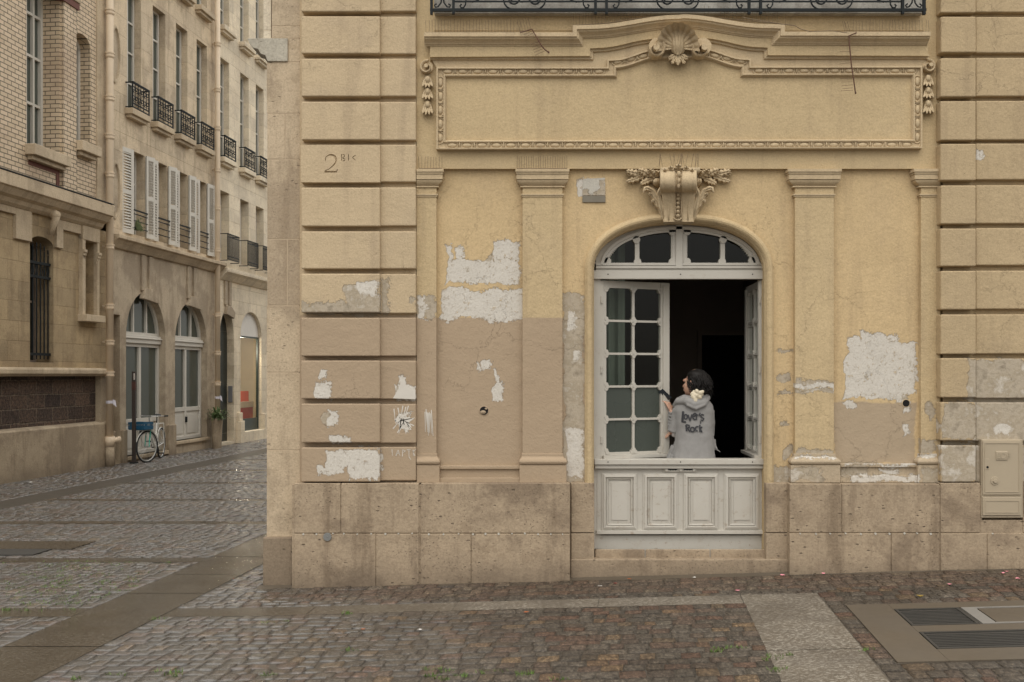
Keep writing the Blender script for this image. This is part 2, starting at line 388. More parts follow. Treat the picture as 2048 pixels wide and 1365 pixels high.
def plain(name, base, rough=.6, var=.15, metal=0., bump=.2, sc=12, **k):
    m = N(name)
    col = m.mix(m.noise(sc*.3, 5, .65), tuple(c*(1-var) for c in base), tuple(min(1, c*(1+var)) for c in base))
    return m.set(color=col, rough=m.lin(m.noise(sc), 0, 1, max(rough-.1, .02), min(rough+.1, 1)), metal=metal, normal=m.bump(m.noise(sc*5, 4), bump, .003), **k)
M_red = plain('dark_red_brick', (.13, .045, .03), .7)
def mk_paint():
    m = N('weathered_white_paint'); x, y, z = m.sep(m.pos())
    col = m.mix(m.noise(2.5, 5, .65), (.45, .42, .365), (.55, .52, .465))
    g = m.noise(1., 5, .75, v=m.comb(m.M('MULTIPLY', x, 14.), m.M('MULTIPLY', y, 14.), m.M('MULTIPLY', z, 20.)))
    low = m.lin(z, .3, 1.3, 1., .25)
    col = m.mix(m.M('MULTIPLY', m.step(g, .57, .66), m.M('MULTIPLY', low, .7)), col, (.30, .22, .15))
    col = m.mix(m.M('MULTIPLY', m.step(m.noise(7, 6, .75), .52, .7), m.M('MULTIPLY', low, .35)), col, (.38, .31, .24))
    nb = m.bump(g, .25, .003)
    return m.set(color=col, rough=m.lin(m.noise(9), 0, 1, .42, .7), spec=.4, normal=nb)
M_white = mk_paint()
M_wht2 = plain('street_white_paint', (.58, .55, .49), .5, .12)
M_iron = plain('black_wrought_iron', (.008, .011, .012), .6, .3, spec=.25)
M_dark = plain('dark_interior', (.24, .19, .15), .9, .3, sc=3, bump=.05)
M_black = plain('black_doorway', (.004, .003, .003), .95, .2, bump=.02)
M_pipe = plain('painted_cast_iron_pipe', (.62, .50, .36), .55, .15)
M_rust = plain('rusty_iron', (.10, .045, .025), .75, .5, sc=8)
M_wire = plain('spike_wire', (.17, .12, .07), .5, .2)
M_shut = plain('grey_white_shutter', (.56, .53, .47), .6, .12)
def mk_glass(name, tint=(.9, .95, .92), fac=.1, rough=.02):
    m = N(name); t = m.t
    tr = t.nodes.new('ShaderNodeBsdfTransparent'); tr.inputs[0].default_value = (*tint, 1)
    gl = t.nodes.new('ShaderNodeBsdfGlossy'); gl.inputs['Roughness'].default_value = rough; gl.inputs[0].default_value = (.9, .92, .9, 1)
    lw = t.nodes.new('ShaderNodeFresnel'); lw.inputs[0].default_value = 1.45
    mx = t.nodes.new('ShaderNodeMixShader')
    f = m.M('MULTIPLY', lw.outputs[0], fac*10, clamp=True)
    t.links.new(f, mx.inputs[0]); t.links.new(tr.outputs[0], mx.inputs[1]); t.links.new(gl.outputs[0], mx.inputs[2])
    t.links.new(mx.outputs[0], m.out.inputs[0]); t.nodes.remove(m.b); return m.m
M_glass = mk_glass('window_glass', (.75, .8, .77), .06)
M_dullg = plain('dull_green_glass', (.055, .065, .054), .28, .25, sc=2, bump=.03)  # opaque dark green panes for the lower casement rows
M_dglass = plain('dark_window_glass', (.022, .026, .024), .06, .3, sc=1, bump=.04)
M_gglass = plain('curtained_window_glass', (.075, .085, .07), .08, .25, sc=1, bump=.04)
M_shopg = mk_glass('shop_glass', (.9, .92, .9), .08)

def mk_cobble(name, stops, rough=(.16, .42), wetsc=.5, wetmax=1.):
    m = N(name); p = m.pos(); r = m.rnd()
    col = m.ramp(r, stops)
    wl = m.noise(wetsc, 3, .6)
    sv = m.V('MULTIPLY', p, (1., .55, 1.)); spk = m.noise(48, 4, .85, v=sv)
    col = m.mix(.38, col, (.085, .072, .060)); col = m.mix(.9, col, m.ramp(spk, [(.34, (.25, .24, .23)), (.47, (.75, .74, .72)), (.56, (1.2, 1.19, 1.15)), (.66, (2.3, 2.25, 2.15))]), 'MULTIPLY')  # fine grain; its bright flecks also paint wet sparkle into the colour
    col = m.mix(m.M('MULTIPLY', m.step(m.noise(.9, 5, .6), .45, .65), .4), col, m.mix(1., col, (.55, .5, .45), 'MULTIPLY'))
    rg = m.lin(m.M('ADD', m.M('MULTIPLY', wl, .6), m.M('MULTIPLY', m.noise(30, 3), .4)), .40, .60, rough[0], rough[1])
    nb = m.bump(m.noise(22, 5, .7, v=sv), 1., .02); nb = m.bump(spk, 1., .014, nb)
    x = m.sep(p)[0]      # rain stands on the low, left side of the square; the setts by the wall are drying
    wet = m.M('MULTIPLY', m.step(m.M('ADD', x, m.M('MULTIPLY', m.M('SUBTRACT', m.noise(.8, 4, .6), .5), 4.)), .4, -1.8), wetmax)
    col = m.mix(wet, m.mix(1., col, (1.25, 1.2, 1.12), 'MULTIPLY'), col)
    return m.set(color=col, rough=m.mix(wet, (.62, .62, .62), m.M('ADD', rg, .14)), spec=m.lin(wet, 0, 1, .35, 1.), coat=wet, crough=rg, normal=nb)
M_cob = mk_cobble('wet_setts', [(0, (.062, .052, .043)), (.2, (.10, .09, .08)), (.38, (.056, .05, .044)), (.52, (.115, .062, .044)), (.64, (.11, .10, .086)), (.76, (.045, .040, .035)), (.86, (.17, .115, .066)), (.93, (.085, .042, .03)), (1, (.075, .066, .055))], (.16, .42))
M_cobw = mk_cobble('sheltered_setts', [(0, (.095, .062, .048)), (.3, (.12, .092, .072)), (.5, (.075, .06, .05)), (.7, (.13, .08, .058)), (.85, (.16, .13, .10)), (1, (.08, .065, .05))], (.3, .6), wetmax=.35)
def mk_slab():
    m = N('wet_granite_slab'); p = m.pos(); x, y, z = m.sep(p)
    q = m.comb(m.M('MULTIPLY', x, 26.), m.M('MULTIPLY', y, 40.), z)
    pk = m.noise(1.3, 4, .65, v=q)
    col = m.mix(m.noise(3, 5, .6), (.10, .083, .063), (.155, .13, .10))
    col = m.mix(m.step(pk, .50, .58), col, m.mix(.7, col, (.34, .31, .26)))
    col = m.mix(m.M('MULTIPLY', m.step(m.noise(1.7, 5, .7), .46, .62), .45), col, (.075, .06, .045))
    # wet towards the lower left of the square, drier on the right
    wet = m.step(m.M('ADD', x, m.M('MULTIPLY', m.noise(.8, 4, .6), 2.2)), 1.2, -1.4)
    col = m.mix(m.M('MULTIPLY', wet, .7), col, (.045, .036, .026))
    rg = m.mix(wet, m.lin(m.noise(2, 4), .35, .65, .40, .62), m.lin(m.noise(1.2, 4), .38, .62, .02, .12))
    hb = m.M('MULTIPLY', pk, m.lin(wet, 0, 1, 1., .30))
    nb = m.bump(hb, .9, .012); nb = m.bump(m.noise(1.1, 3), .12, .03, nb)
    return m.set(color=col, rough=rg, spec=.55, normal=nb)
M_slab = mk_slab()
M_soil = plain('dark_joint_dirt', (.07, .06, .048), .5, .3, sc=6)
def mk_conc():
    m = N('worn_concrete')
    col = m.mix(m.noise(1.6, 6, .7), (.07, .055, .038), (.115, .092, .066))
    return m.set(color=col, rough=m.lin(m.noise(2, 4), .3, .7, .4, .75), normal=m.bump(m.noise(90, 4), .35, .003))
M_conc = mk_conc()
M_steel = plain('grimy_steel', (.05, .047, .042), .65, .3, metal=.3)

# ------------------------------------------------------------------ street surface
def cx(c, y): return c+.1236*y
WALLC = -11.1; CORNC = -3.39+.02
BANDC = [(-9.62, -9.02), (-4.45, -3.76)]                 # gutters running with the street
RB = (.86, 1.49)                                         # slab band in front of the window
TB = [(7.86, 8.16), (10.15, 10.42), (12.75, 13.02), (15.1, 15.35), (17.45, 17.7), (19.8, 20.05), (22.2, 22.45), (24.6, 24.8), (27, 27.2)]
gm = MB()
gx = [-120, -60, -30, -18, -14, -11, -8, -6, -4.5, -3.4, -2.8, -2.5, -2.27, -2, -1.7, -1, 0, 1, 2, 3, 4, 5, 7, 9, 12, 30, 120]
gy = [-120, -60, -30, -10, -5, 0, 5, 10, 15, 20, 25, 30, 40, 60, 120, 400]
gm.add([(x, y, gz(min(x, 12))-.005) for y in gy for x in gx], [(j*len(gx)+i, j*len(gx)+i+1, (j+1)*len(gx)+i+1, (j+1)*len(gx)+i) for j in range(len(gy)-1) for i in range(len(gx)-1)])
tag(gm.build('ground', M_soil), kind='structure')

def intervals(y):
    """free paving intervals and slab intervals of a row at depth y"""
    lo, hi = max(cx(WALLC, y)+.01, -.56*y-.6), min(.56*y+.8, 8)
    if y > D-.18: hi = min(hi, cx(CORNC, y)-.03)
    cuts = [(cx(a, y), cx(b, y)) for a, b in BANDC]
    if y < 8.16: cuts.append((cx(RB[0], y), cx(RB[1], y)))
    if 6.17 < y < 7.72: cuts.append((cx(1.62, y), 9))
    cuts.sort(); out = []; a = lo
    for c0, c1 in cuts:
        if c0 > a: out.append((a, min(c0, hi)))
        a = max(a, c1)
    if a < hi: out.append((a, hi))
    return [(p, q) for p, q in out if q-p > .03]
def stone(mb, x0, x1, y0, y1, h, dome, tilt, n=4):
    g = .003; x0 += g; x1 -= g; y0 += g; y1 -= g
    a, b = random.gauss(0, tilt*.5), random.gauss(0, tilt*.7); dz = random.uniform(-.0025, .0025)
    sk = .1236
    jit = [random.uniform(-.005, .005) for _ in range(4)]
    vs = []
    for j in range(n+1):
        for i in range(n+1):
            u, v = i/n, j/n
            # round the outline corners a little
            uu, vv = 2*u-1, 2*v-1
            e = max(abs(uu), abs(vv)); cr = .03*(abs(uu*vv))**4
            px = (x0+x1)/2+(x1-x0)/2*uu*(1-cr)+(jit[0]*vv if abs(uu) > .9 else 0); py = (y0+y1)/2+(y1-y0)/2*vv*(1-cr)+(jit[1]*uu if abs(vv) > .9 else 0)
            hh = dome*(1-uu**6)*(1-vv**6)-dome*.3*(e > .99) + (random.uniform(-.0012, .0012) if dome > .002 else 0)
            vs.append((px+sk*(py-y0), py, gz(px)+h+hh+dz+a*(px-(x0+x1)/2)+b*(py-(y0+y1)/2)))
    m = n+1; fs = [(j*m+i, j*m+i+1, (j+1)*m+i+1, (j+1)*m+i) for j in range(n) for i in range(n)]
    rim = [i for i in range(m)]+[j*m+n for j in range(1, m)]+[n*m+i for i in range(n-1, -1, -1)]+[j*m for j in range(n-1, 0, -1)]
    k = len(vs); vs += [(vs[i][0], vs[i][1], vs[i][2]-.035) for i in rim]; L = len(rim)
    fs += [(rim[q], k+q, k+(q+1) % L, rim[(q+1) % L]) for q in range(L)]
    mb.add(vs, fs)
near, wallside = MB(), MB()
y = 4.6
edges = sorted([v for t in TB for v in t]+[6.17, 7.72, 8.34, 8.87, 30.5])
while y < 30.2:
    d = random.uniform(.105, .14) if y < 16 else random.uniform(.12, .15)
    nxt = [e for e in edges if e > y+1e-6][0]
    k = max(1, round((nxt-y)/d)); y1 = y+(nxt-y)/k
    band = next((t for t in TB if t[0]-1e-6 <= y < t[1]-1e-6), None)
    y1 = y1 if not band else band[1]
    ivs = intervals((y+y1)/2)
    if band:
        # transverse bands run only from gutter to gutter; the nearest one also crosses the square up to the window band
        ivs = [iv for iv in ivs if (band[0] > 8 or band[0] < 8) and iv[0] > cx(-9.1, y) and iv[0] > cx(RB[1], y)-99 and iv[1] < cx(.9, y)]
        rest = [iv for iv in intervals((y+y1)/2) if iv not in ivs]
        bandrows = globals().setdefault('bandrows', []); bandrows.append((y, y1, ivs)); rows = []
        q = y
        while q < y1-.01: rows.append((q, min(y1, q+(y1-y)/2))); q += (y1-y)/2
        work = [(a, b, rest) for a, b in rows]
    else: work = [(y, y1, ivs)]
    for a, b, iv in work:
        for (p, q) in iv:
            x = p
            while x < q-.02:
                L = random.choice((random.uniform(.085, .12), random.uniform(.11, .15), random.uniform(.13, .18)))
                if q-(x+L) < .09: L = q-x
                if abs(x) < .56*b+.9:
                    mb = wallside if (8.3 < y and x > cx(CORNC, y)+.35) else near
                    stone(mb, x, x+L, a, b, 0, .002, .075 if x < -.6 else .03, 4 if y < 12 else 3)
                x += L
    y = y1
tag(near.build('cobblestone_paving', M_cob, smooth=True), kind='structure')
tag(wallside.build('wall_side_paving', M_cobw, smooth=True), kind='structure')
sl_ = MB()
def slabrow(c0, c1, y0, y1, L, lift=.002):
    y = y0
    while y < y1-.05:
        l = L*random.uniform(.85, 1.15); l = min(l, y1-y)
        stone_s(sl_, c0, c1, y, y+l, lift); y += l
def stone_s(mb, c0, c1, y0, y1, h):
    g = .003; n = 3; vs = []; t = random.uniform(-.002, .002)
    for j in range(n+1):
        for i in range(n+1):
            yy = y0+g+(y1-y0-2*g)*j/n; xx = cx(c0+g+(c1-c0-2*g)*i/n, yy)
            vs.append((xx, yy, gz(xx)+h+t-(.003 if i in (0, n) or j in (0, n) else 0)))
    m = n+1; fs = [(j*m+i, j*m+i+1, (j+1)*m+i+1, (j+1)*m+i) for j in range(n) for i in range(n)]; mb.add(vs, fs)
slabrow(-4.45, -3.76, 4.4, 31, .95); slabrow(-9.62, -9.02, 12, 31, 1.1, -.008)
slabrow(RB[0], RB[1], 4.6, 8.16, 1.0)
for (y0, y1, ivs) in bandrows:
    for (p, q) in ivs:
        n = max(1, round((q-p)/1.05)); ym = (y0+y1)/2
        for k in range(n):
            stone_s(sl_, p-.1236*ym+(q-p)*k/n, p-.1236*ym+(q-p)*(k+1)/n, y0, y1, .001)
tag(sl_.build('granite_slab_bands', M_slab, smooth=True), kind='structure')
# mortar fillet along the foot of the facade
mm = MB(); xs = [X(524)+i*.2 for i in range(38)]
mm.add([(x, D-.40+random.uniform(-.012, .012)+(.14 if x < X(588) else 0), gz(x)-.004) for x in xs]+[(x, D-.1, gz(x)+.012) for x in xs], [(i, i+1, i+39, i+38) for i in range(37)])
mm.v = [(p[0], D-.185+.03*sin(p[0]*3) if p[1] < D-.2 else p[1], p[2]) for p in mm.v]
tag(mm.build('mortar_fillet', M_conc), kind='structure')
# concrete surround of the service covers, with the iron gratings
cc = MB()
def gpoly(mb, c0, c1, y0, y1, h0, h1):
    P = [(cx(c0, y0), y0), (cx(c1, y0), y0), (cx(c1, y1), y1), (cx(c0, y1), y1)]
    mb.add([(x, y, gz(x)+h0) for x, y in P]+[(x, y, gz(x)+h1) for x, y in P], [(0,3,2,1), (4,5,6,7), (0,1,5,4), (1,2,6,5), (2,3,7,6), (3,0,4,7)])
for a, b, c, d in ((1.63, 1.95, 6.18, 7.7), (1.952, 6.2, 6.18, 6.44), (1.952, 6.2, 6.87, 7.03), (1.952, 6.2, 7.53, 7.7)): gpoly(cc, a, b, c, d, -.03, .004)
tag(cc.build('concrete_apron', M_conc), kind='structure')
def grating(c0, c1, y0, y1, lab):
    t = thing('drain_grating', lab, 'grating', (cx(c0, y0), y0, gz(cx(c0, y0))), 'iron gratings in the concrete apron')
    fr = MB(); w_ = .02
    for a, b, c, d in ((c0, c1, y0, y0+w_), (c0, c1, y1-w_, y1), (c0, c0+w_, y0+w_, y1-w_), (c1-w_, c1, y0+w_, y1-w_)): gpoly(fr, a, b, c, d, -.02, .005)
    fr.build('frame', M_steel, t)
    b = MB(); n = int((y1-y0-.05)/.04)
    for k in range(n):
        yy = y0+.03+k*(y1-y0-.06)/n; gpoly(b, c0+.022, c1-.022, yy, yy+.018, -.02, .001)
    b.build('bars', M_steel, t)
grating(1.96, 2.44, 7.04, 7.52, 'square iron grating nearer the wall, set in concrete beside the service cover')
grating(1.96, 5.6, 6.45, 6.86, 'long iron grating nearest the viewer, set in concrete')
t = thing('service_cover', 'pale concrete-filled service cover in a steel frame beside the square grating', 'manhole cover', (cx(2.46, 7.04), 7.04, gz(3.3)))
b = MB(); gpoly(b, 2.46, 2.56, 7.04, 7.52, -.02, .006); gpoly(b, 2.56, 4.6, 7.04, 7.07, -.02, .006); gpoly(b, 2.56, 4.6, 7.49, 7.52, -.02, .006)
b.build('frame', plain('grey_steel', (.2, .19, .175), .45, .2), t)
b = MB(); gpoly(b, 2.575, 4.6, 7.08, 7.48, -.02, .003); b.build('lid', M_conc, t)
b = MB(); gpoly(b, 2.92, 3.12, 7.33, 7.45, .001, .007); b.build('lifting_plate', plain('grey_steel_plate', (.22, .21, .19), .45, .2), t)
b = MB(xf=None)
for (dx, dy, w_, h_) in ((.05,.03,.015,.06), (.05,.08,.06,.012), (.11,.05,.012,.04)): gpoly(b, 2.93+dx, 2.93+dx+w_, 7.34+dy*.9, 7.34+dy*.9+h_*.6, .006, .009)
b.build('handle_slot', M_black, t)
# manhole-like dark cover on the left
t = thing('street_cover', 'dark rectangular cover sunk among the cobbles at the left edge', 'manhole cover', (-5.6, 11, 0))
b = MB(); gpoly(b, -8.2, -6.15, 10.86, 11.35, -.02, .012); b.build('slab', M_slab, t)
b = MB(); gpoly(b, -8.2, -6.35, 10.5, 10.84, -.02, .013); b.build('iron_plate', M_steel, t)

# ================================================================== the ochre corner building
bld = thing('corner_building', 'ochre stuccoed corner building with an arched street window, peeling paint and stone foot', 'building', (X(1358), D, 0))
VC = Vector((X(1358), D, 0))
RX0, RX1 = X(1040), X(1700)
JL, JR = 1188, 1531                                      # window jambs
ARC = []                                                  # arch intrados, left spring to right spring (px)
for k in range(0, 41):
    a = pi-pi*k/40
    ARC.append((1359.5+171.5*math.copysign(abs(cos(a))**.92, cos(a)), 541-95*abs(sin(a))**.92))
def wall_main():
    mb = MB(); t = 0
    P = lambda a, b: (X(a, t), D-t, Z(b, t))
    mb.add([P(833, 330), P(JL, 330), P(JL, 1180), P(833, 1180)], [(0, 1, 2, 3)])
    mb.add([P(JR, 330), P(1885, 330), P(1885, 1180), P(JR, 1180)], [(0, 1, 2, 3)])
    for (a, b), (c, d) in zip(ARC[:-1], ARC[1:]): mb.add([P(a, 330), P(c, 330), P(c, d), P(a, b)], [(0, 1, 2, 3)])
    # reveal
    jam = [(JL, 1180)]+ARC+[(JR, 1180)]
    for (a, b), (c, d) in zip(jam[:-1], jam[1:]):
        p, q = P(a, b), P(c, d); mb.add([p, q, (q[0], D+.30, q[2]), (p[0], D+.30, p[2])], [(0, 1, 2, 3)])
    return mb
wall_main().build('niche_wall', M_niche, bld)
up = MB(); fbox(up, 833, 1882, -420, 338, .05, -.3); up.build('upper_wall', M_up, bld)
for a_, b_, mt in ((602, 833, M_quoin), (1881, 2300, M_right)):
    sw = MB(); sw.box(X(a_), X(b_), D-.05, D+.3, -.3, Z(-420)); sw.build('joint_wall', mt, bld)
# shell of the building: flank along the side street, far side, back and roof
sh = MB()
x0, x1, yb, top = X(537), X(2300), D+11, Z(-420)
def wallseg(a, b, th):
    a, b = Vector(a), Vector(b); d = (b-a).normalized(); n = Vector((-d.y, d.x))
    P = [a, b, b+n*th, a+n*th]
    sh.add([(p.x, p.y, -.3) for p in P]+[(p.x, p.y, top) for p in P], [(0,3,2,1), (4,5,6,7), (0,1,5,4), (1,2,6,5), (2,3,7,6), (3,0,4,7)])
wallseg((x0+.06, D+.3), (x0+.06+.1236*22, D+22), -.35); wallseg((x1, D+.3), (x1, D+22), .3); wallseg((x0+2.7, D+22), (x1, D+22), -.3)
sh.add([(x0, D, top), (x1, D, top), (x1, D+22, top+.01), (x0+2.7, D+22, top+.01)], [(0, 1, 2, 3)])
sh.build('side_walls', M_strip, bld)
sf = MB()
sf.box(x0+.3, RX0-.1, D+.31, D+.4, -.3, top-.1); sf.box(RX1+.1, x1-.1, D+.31, D+.4, -.3, top-.1)
sf.build('backing_wall', M_dark, bld)
# room seen through the window
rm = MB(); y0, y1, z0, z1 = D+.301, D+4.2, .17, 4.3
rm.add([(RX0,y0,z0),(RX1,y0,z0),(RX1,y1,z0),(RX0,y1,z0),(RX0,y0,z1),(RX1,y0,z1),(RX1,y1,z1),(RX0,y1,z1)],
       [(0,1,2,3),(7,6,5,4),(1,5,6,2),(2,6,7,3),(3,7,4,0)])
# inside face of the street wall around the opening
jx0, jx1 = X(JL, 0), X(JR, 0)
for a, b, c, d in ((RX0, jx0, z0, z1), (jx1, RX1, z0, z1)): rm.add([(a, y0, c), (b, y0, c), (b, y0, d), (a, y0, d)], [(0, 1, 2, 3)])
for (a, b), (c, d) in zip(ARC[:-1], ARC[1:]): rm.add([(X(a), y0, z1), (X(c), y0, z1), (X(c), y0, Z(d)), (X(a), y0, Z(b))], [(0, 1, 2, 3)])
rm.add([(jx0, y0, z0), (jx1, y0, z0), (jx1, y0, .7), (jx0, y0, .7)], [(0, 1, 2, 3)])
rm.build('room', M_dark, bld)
Fb = D+4.15; k = Fb/D
def XB(px): return (px-1024)/F*Fb
def ZB(py): return CZ+(750-py)/F*Fb
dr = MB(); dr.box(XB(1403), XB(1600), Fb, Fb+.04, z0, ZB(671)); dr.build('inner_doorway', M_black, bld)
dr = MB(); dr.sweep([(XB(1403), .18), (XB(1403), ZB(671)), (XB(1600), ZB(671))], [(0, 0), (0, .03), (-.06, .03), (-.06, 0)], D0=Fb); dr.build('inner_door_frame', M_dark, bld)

cu = MB()
cu.grid(40, 2, lambda u, v: (X(1150)+(X(1266)-X(1150))*u, D+.62+.03*sin(u*34)+.012*sin(u*71), .6+3.2*v)); cu.build('reflection_sheet', plain('grey_green_reflection', (.30, .32, .27), .9, .1), bld, smooth=True)  # made-up pale sheet standing in for a reflection in the left panes
# corner strip of bare stone
def stones(mb, blocks, t1, gap=.0025):
    for b in blocks:
        x0, x1, y0, y1 = b[:4]; tt = b[4] if len(b) > 4 else t1
        a, c, e, f = X(x0, tt), X(x1, tt), (Z(y1, tt) if y1 < 1160 else -.3), Z(y0, tt)
        mb.box(a+gap, c-gap, D-tt, D+.02, e+(gap if e > 0 else 0), f-gap)
b = MB()
stones(b, [(543,601,-420,-200),(543,601,-200,-50),(543,601,-50,52),(543,601,52,77),(533,576,124,0)][:4], .03)
stones(b, [(577,601,78,124),(533,601,125,227),(534,570,228,319),(571,601,228,319),(534,601,320,478),(534,574,479,611),(575,601,479,611),(533,601,612,745),(533,601,746,900),(533,601,901,1075)], .03)
b.build('corner_stones', M_strip, bld, bevel=.002)
b = MB(); b.box(X(545), X(600), D-.028, D+.01, -.3, Z(-400)); b.box(X(536), X(600), D-.0275, D+.01, -.3, Z(130)); b.build('joint_mortar', plain('joint_mortar', (.46, .36, .25), .9, .2), bld)
b = MB(); b.prism([XZ(p, q, .03) for p, q in [(496,78),(576,78),(576,124),(536,124),(531,112),(522,109),(517,100),(507,97),(499,88)]], D-.045, D+.25)
b.build('broken_corbel', limestone('corbel_limestone', (.48, .44, .36), .5, .8), bld, bevel=.004)
b = MB(); stones(b, [(525, 587, 1075, 1300)], .09); b.build('corner_foot', M_foot, bld, bevel=.01)
b = MB(); b.box(X(527), X(542), D+.0, D+.3, Z(77), Z(-420)); b.build('old_party_wall_edge', M_ls2, bld)

# banded stonework left and right
rows = [(-420,-160),(-152,-70),(-62,24),(33,108),(118,194),(204,281),(290,365),(375,452),(463,538),(548,626),(636,713),(722,799),(808,886),(895,963)]
def quoins(name, mat, cols, rows, holes=None):
    b = MB()
    for (x0, x1, t) in cols:
        for i, (a, c) in enumerate(rows):
            if holes and holes(x0, i): continue
            j = random.uniform(-1.2, 1.2)
            b.box(X(x0, t)+random.uniform(0, .004), X(x1, t), D-t-random.uniform(0, .004), D+.01, Z(c+j, t), Z(a+j*.5, t))
    return b.build(name, mat, bld, bevel=.011, seg=3)
quoins('banded_quoins', M_quoin, [(602, 760, .15), (759, 832, .105)], rows, lambda x, i: x == 602 and i == 6)
q2 = [(-420,-170),(-160,-70),(-60,25),(34,106),(116,193),(202,280),(288,361),(371,448),(457,532),(542,619),(629,708),(717,796),(805,882),(891,964)]
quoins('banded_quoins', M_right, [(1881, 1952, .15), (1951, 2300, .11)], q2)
# engraved number stone
nb_ = MB(); t = .15
nb_.box(X(602, t), X(760, t), D-t, D+.01, Z(365, t), Z(290, t))
ns = nb_.build('number_stone', M_quoin, bld)
tag(ns, 'number stone engraved 2 BIS')
cut = MB()
def stroke(pts, w0):
    """one ribbon in px, cut as a single prism"""
    n = len(pts); Lf, Rt = [], []
    for i, (x, y) in enumerate(pts):
        (ax, ay), (bx, by) = pts[max(i-1, 0)], pts[min(i+1, n-1)]; L = math.hypot(bx-ax, by-ay) or 1
        wd = w0(i/(n-1)) if callable(w0) else w0; nx, ny = -(by-ay)/L*wd/2, (bx-ax)/L*wd/2
        Lf.append((x+nx, y+ny)); Rt.append((x-nx, y-ny))
    cut.prism([XZ(a_, b_, t) for a_, b_ in Lf+Rt[::-1]], D-t-.01, D-t+.016)
two = [(651, 322)]+[(661.5+11*cos(R(a_)), 320.5-10.5*sin(R(a_))) for a_ in range(165, -31, -15)]+[(667.5, 330), (662, 335.5), (656, 339.5), (650, 342)]
stroke(two, lambda f: 1.5+2.4*max(0, sin(pi*(f*1.45-.28))))
stroke([(649, 344.2), (660, 344.2), (673, 344.2), (675, 339)], lambda f: 3.0 if f < .7 else 1.6)
for k_, q_ in enumerate(([(683, 309), (683, 322)], [(685, 309.5), (689, 311), (689, 314), (685, 315.2)], [(685, 316.8), (690, 318.5), (689.5, 321.5), (685, 322.6)], [(697, 309), (697, 322)], [(711, 311), (705, 315), (706.5, 317), (711, 321)])): stroke(q_, 1.5)
cm = cut.build('cutter', M_quoin)
md = ns.modifiers.new('b', 'BOOLEAN'); md.operation = 'DIFFERENCE'; md.object = cm; md.solver = 'EXACT'; md.use_self = True
dg = bpy.context.evaluated_depsgraph_get(); me2 = bpy.data.meshes.new_from_object(ns.evaluated_get(dg))
ns.modifiers.clear(); ns.data = me2; bpy.data.objects.remove(cm)

# stone foot
b = MB()
stones(b, [(588,681,967,1067),(682,838,967,1067),(588,751,1068,1300),(752,838,1068,1300)], .17, .0015)
stones(b, [(841,1140,967,1067),(841,942,1068,1300),(943,1140,1068,1300)], .17, .0015)
b.box(X(586,.12), X(1140,.12), D-.161, D+.01, -.3, Z(970,.12))
b.build('stone_foot', M_plinth, bld, bevel=.006)
b = MB()
stones(b, [(1579,1683,968,1066),(1684,1879,968,1066),(1579,1782,1067,1300),(1783,1879,1067,1300),(1881,1961,966,1066),(1881,1974,1067,1300),(1975,2300,1067,1300),(2046,2300,966,1066)], .15, .0015)
b.box(X(1579,.12), X(1962,.12), D-.141, D+.01, -.3, Z(971,.12)); b.box(X(1960,.12), X(2300,.12), D-.1408, D+.01, -.3, Z(1040,.12)); 
b.build('stone_foot', M_plinth, bld, bevel=.006)
for a_, b_ in ((1142, 1189), (1532, 1577)):
    b = MB(); stones(b, [(a_,b_,966,1066),(a_,b_,1067,1300)], .07, .0015); b.build('jamb_foot', M_plinth, bld, bevel=.006)
b = MB(); stones(b, [(1141,1577,1119,1300,.09),(1190,1290,1099,1121,.0),(1291,1420,1099,1121,.0),(1421,1531,1099,1121,.0)], .09, .0015)
b.build('threshold_stone', M_plinth, bld, bevel=.008)

# pilasters, capitals, bases
def pilaster(x0, x1, cap, base, half=None, lo=962):
    b = MB(); fbox(b, x0, x1, 338, 966, .055)
    b.build('pilaster', M_wallL if x0 == 833 else M_wallR if x0 == 1590 else M_wall, bld, bevel=.004)
    c0, c1 = cap; dl, dr_ = x0-c0, c1-x1
    prof = [(0, 1.0, 338, 345), (.12, .9, 345, 349), (.22, .8, 349, 362), (.4, .62, 362, 367), (.72, .4, 367, 372)]
    b = MB()
    def slab(f, ya, yb, t):
        a = x0-dl*f if half != 'L' else x0; c = x1+dr_*f if half != 'R' else x1
        fbox(b, a, c, ya, yb, t)
    slab(1, 338, 344, .115); slab(.93, 345, 348, .108); slab(.86, 348.5, 359, .10)
    # ovolo
    rings = []
    for i in range(7):
        f = i/6; yy = 360+11*f; k = .82-.62*(1-cos(f*pi/2)); tt = .055+.045*k
        a = x0-dl*k if half != 'L' else x0; c = x1+dr_*k if half != 'R' else x1
        rings.append([(X(a, tt), D, Z(yy, tt)), (X(a, tt), D-tt, Z(yy, tt)), (X(c, tt), D-tt, Z(yy, tt)), (X(c, tt), D, Z(yy, tt))])
    b.loft(rings)
    slab(.32, 372, 375, .070); slab(.2, 388, 391, .068); slab(.12, 391.5, 394, .063)
    b.build('capital', M_orn, bld, bevel=.002)
    b = MB(); bx0, bx1 = base; t = .085
    fbox(b, bx0 if half != 'L' else x0, bx1 if half != 'R' else x1, 931, 966, t)
    rings = []
    for i in range(9):
        f = i/8; yy = 908+22*f; k = .25 if f < .3 else .25+.85*sin((f-.3)/.7*pi*.8)
        tt = .055+.04*k; a = x0-(x0-bx0)*k if half != 'L' else x0; c = x1+(bx1-x1)*k if half != 'R' else x1
        rings.append([(X(a, tt), D, Z(yy, tt)), (X(a, tt), D-tt, Z(yy, tt)), (X(c, tt), D-tt, Z(yy, tt)), (X(c, tt), D, Z(yy, tt))])
    b.loft(rings)
    b.build('pilaster_base', M_worn if x0 > 1500 else M_wall, bld, bevel=.004)
pilaster(833, 873, (833, 887), (833, 879), 'L')
pilaster(1045, 1125, (1031, 1139), (1039, 1133))
pilaster(1590, 1668, (1576, 1684), (1582, 1681))
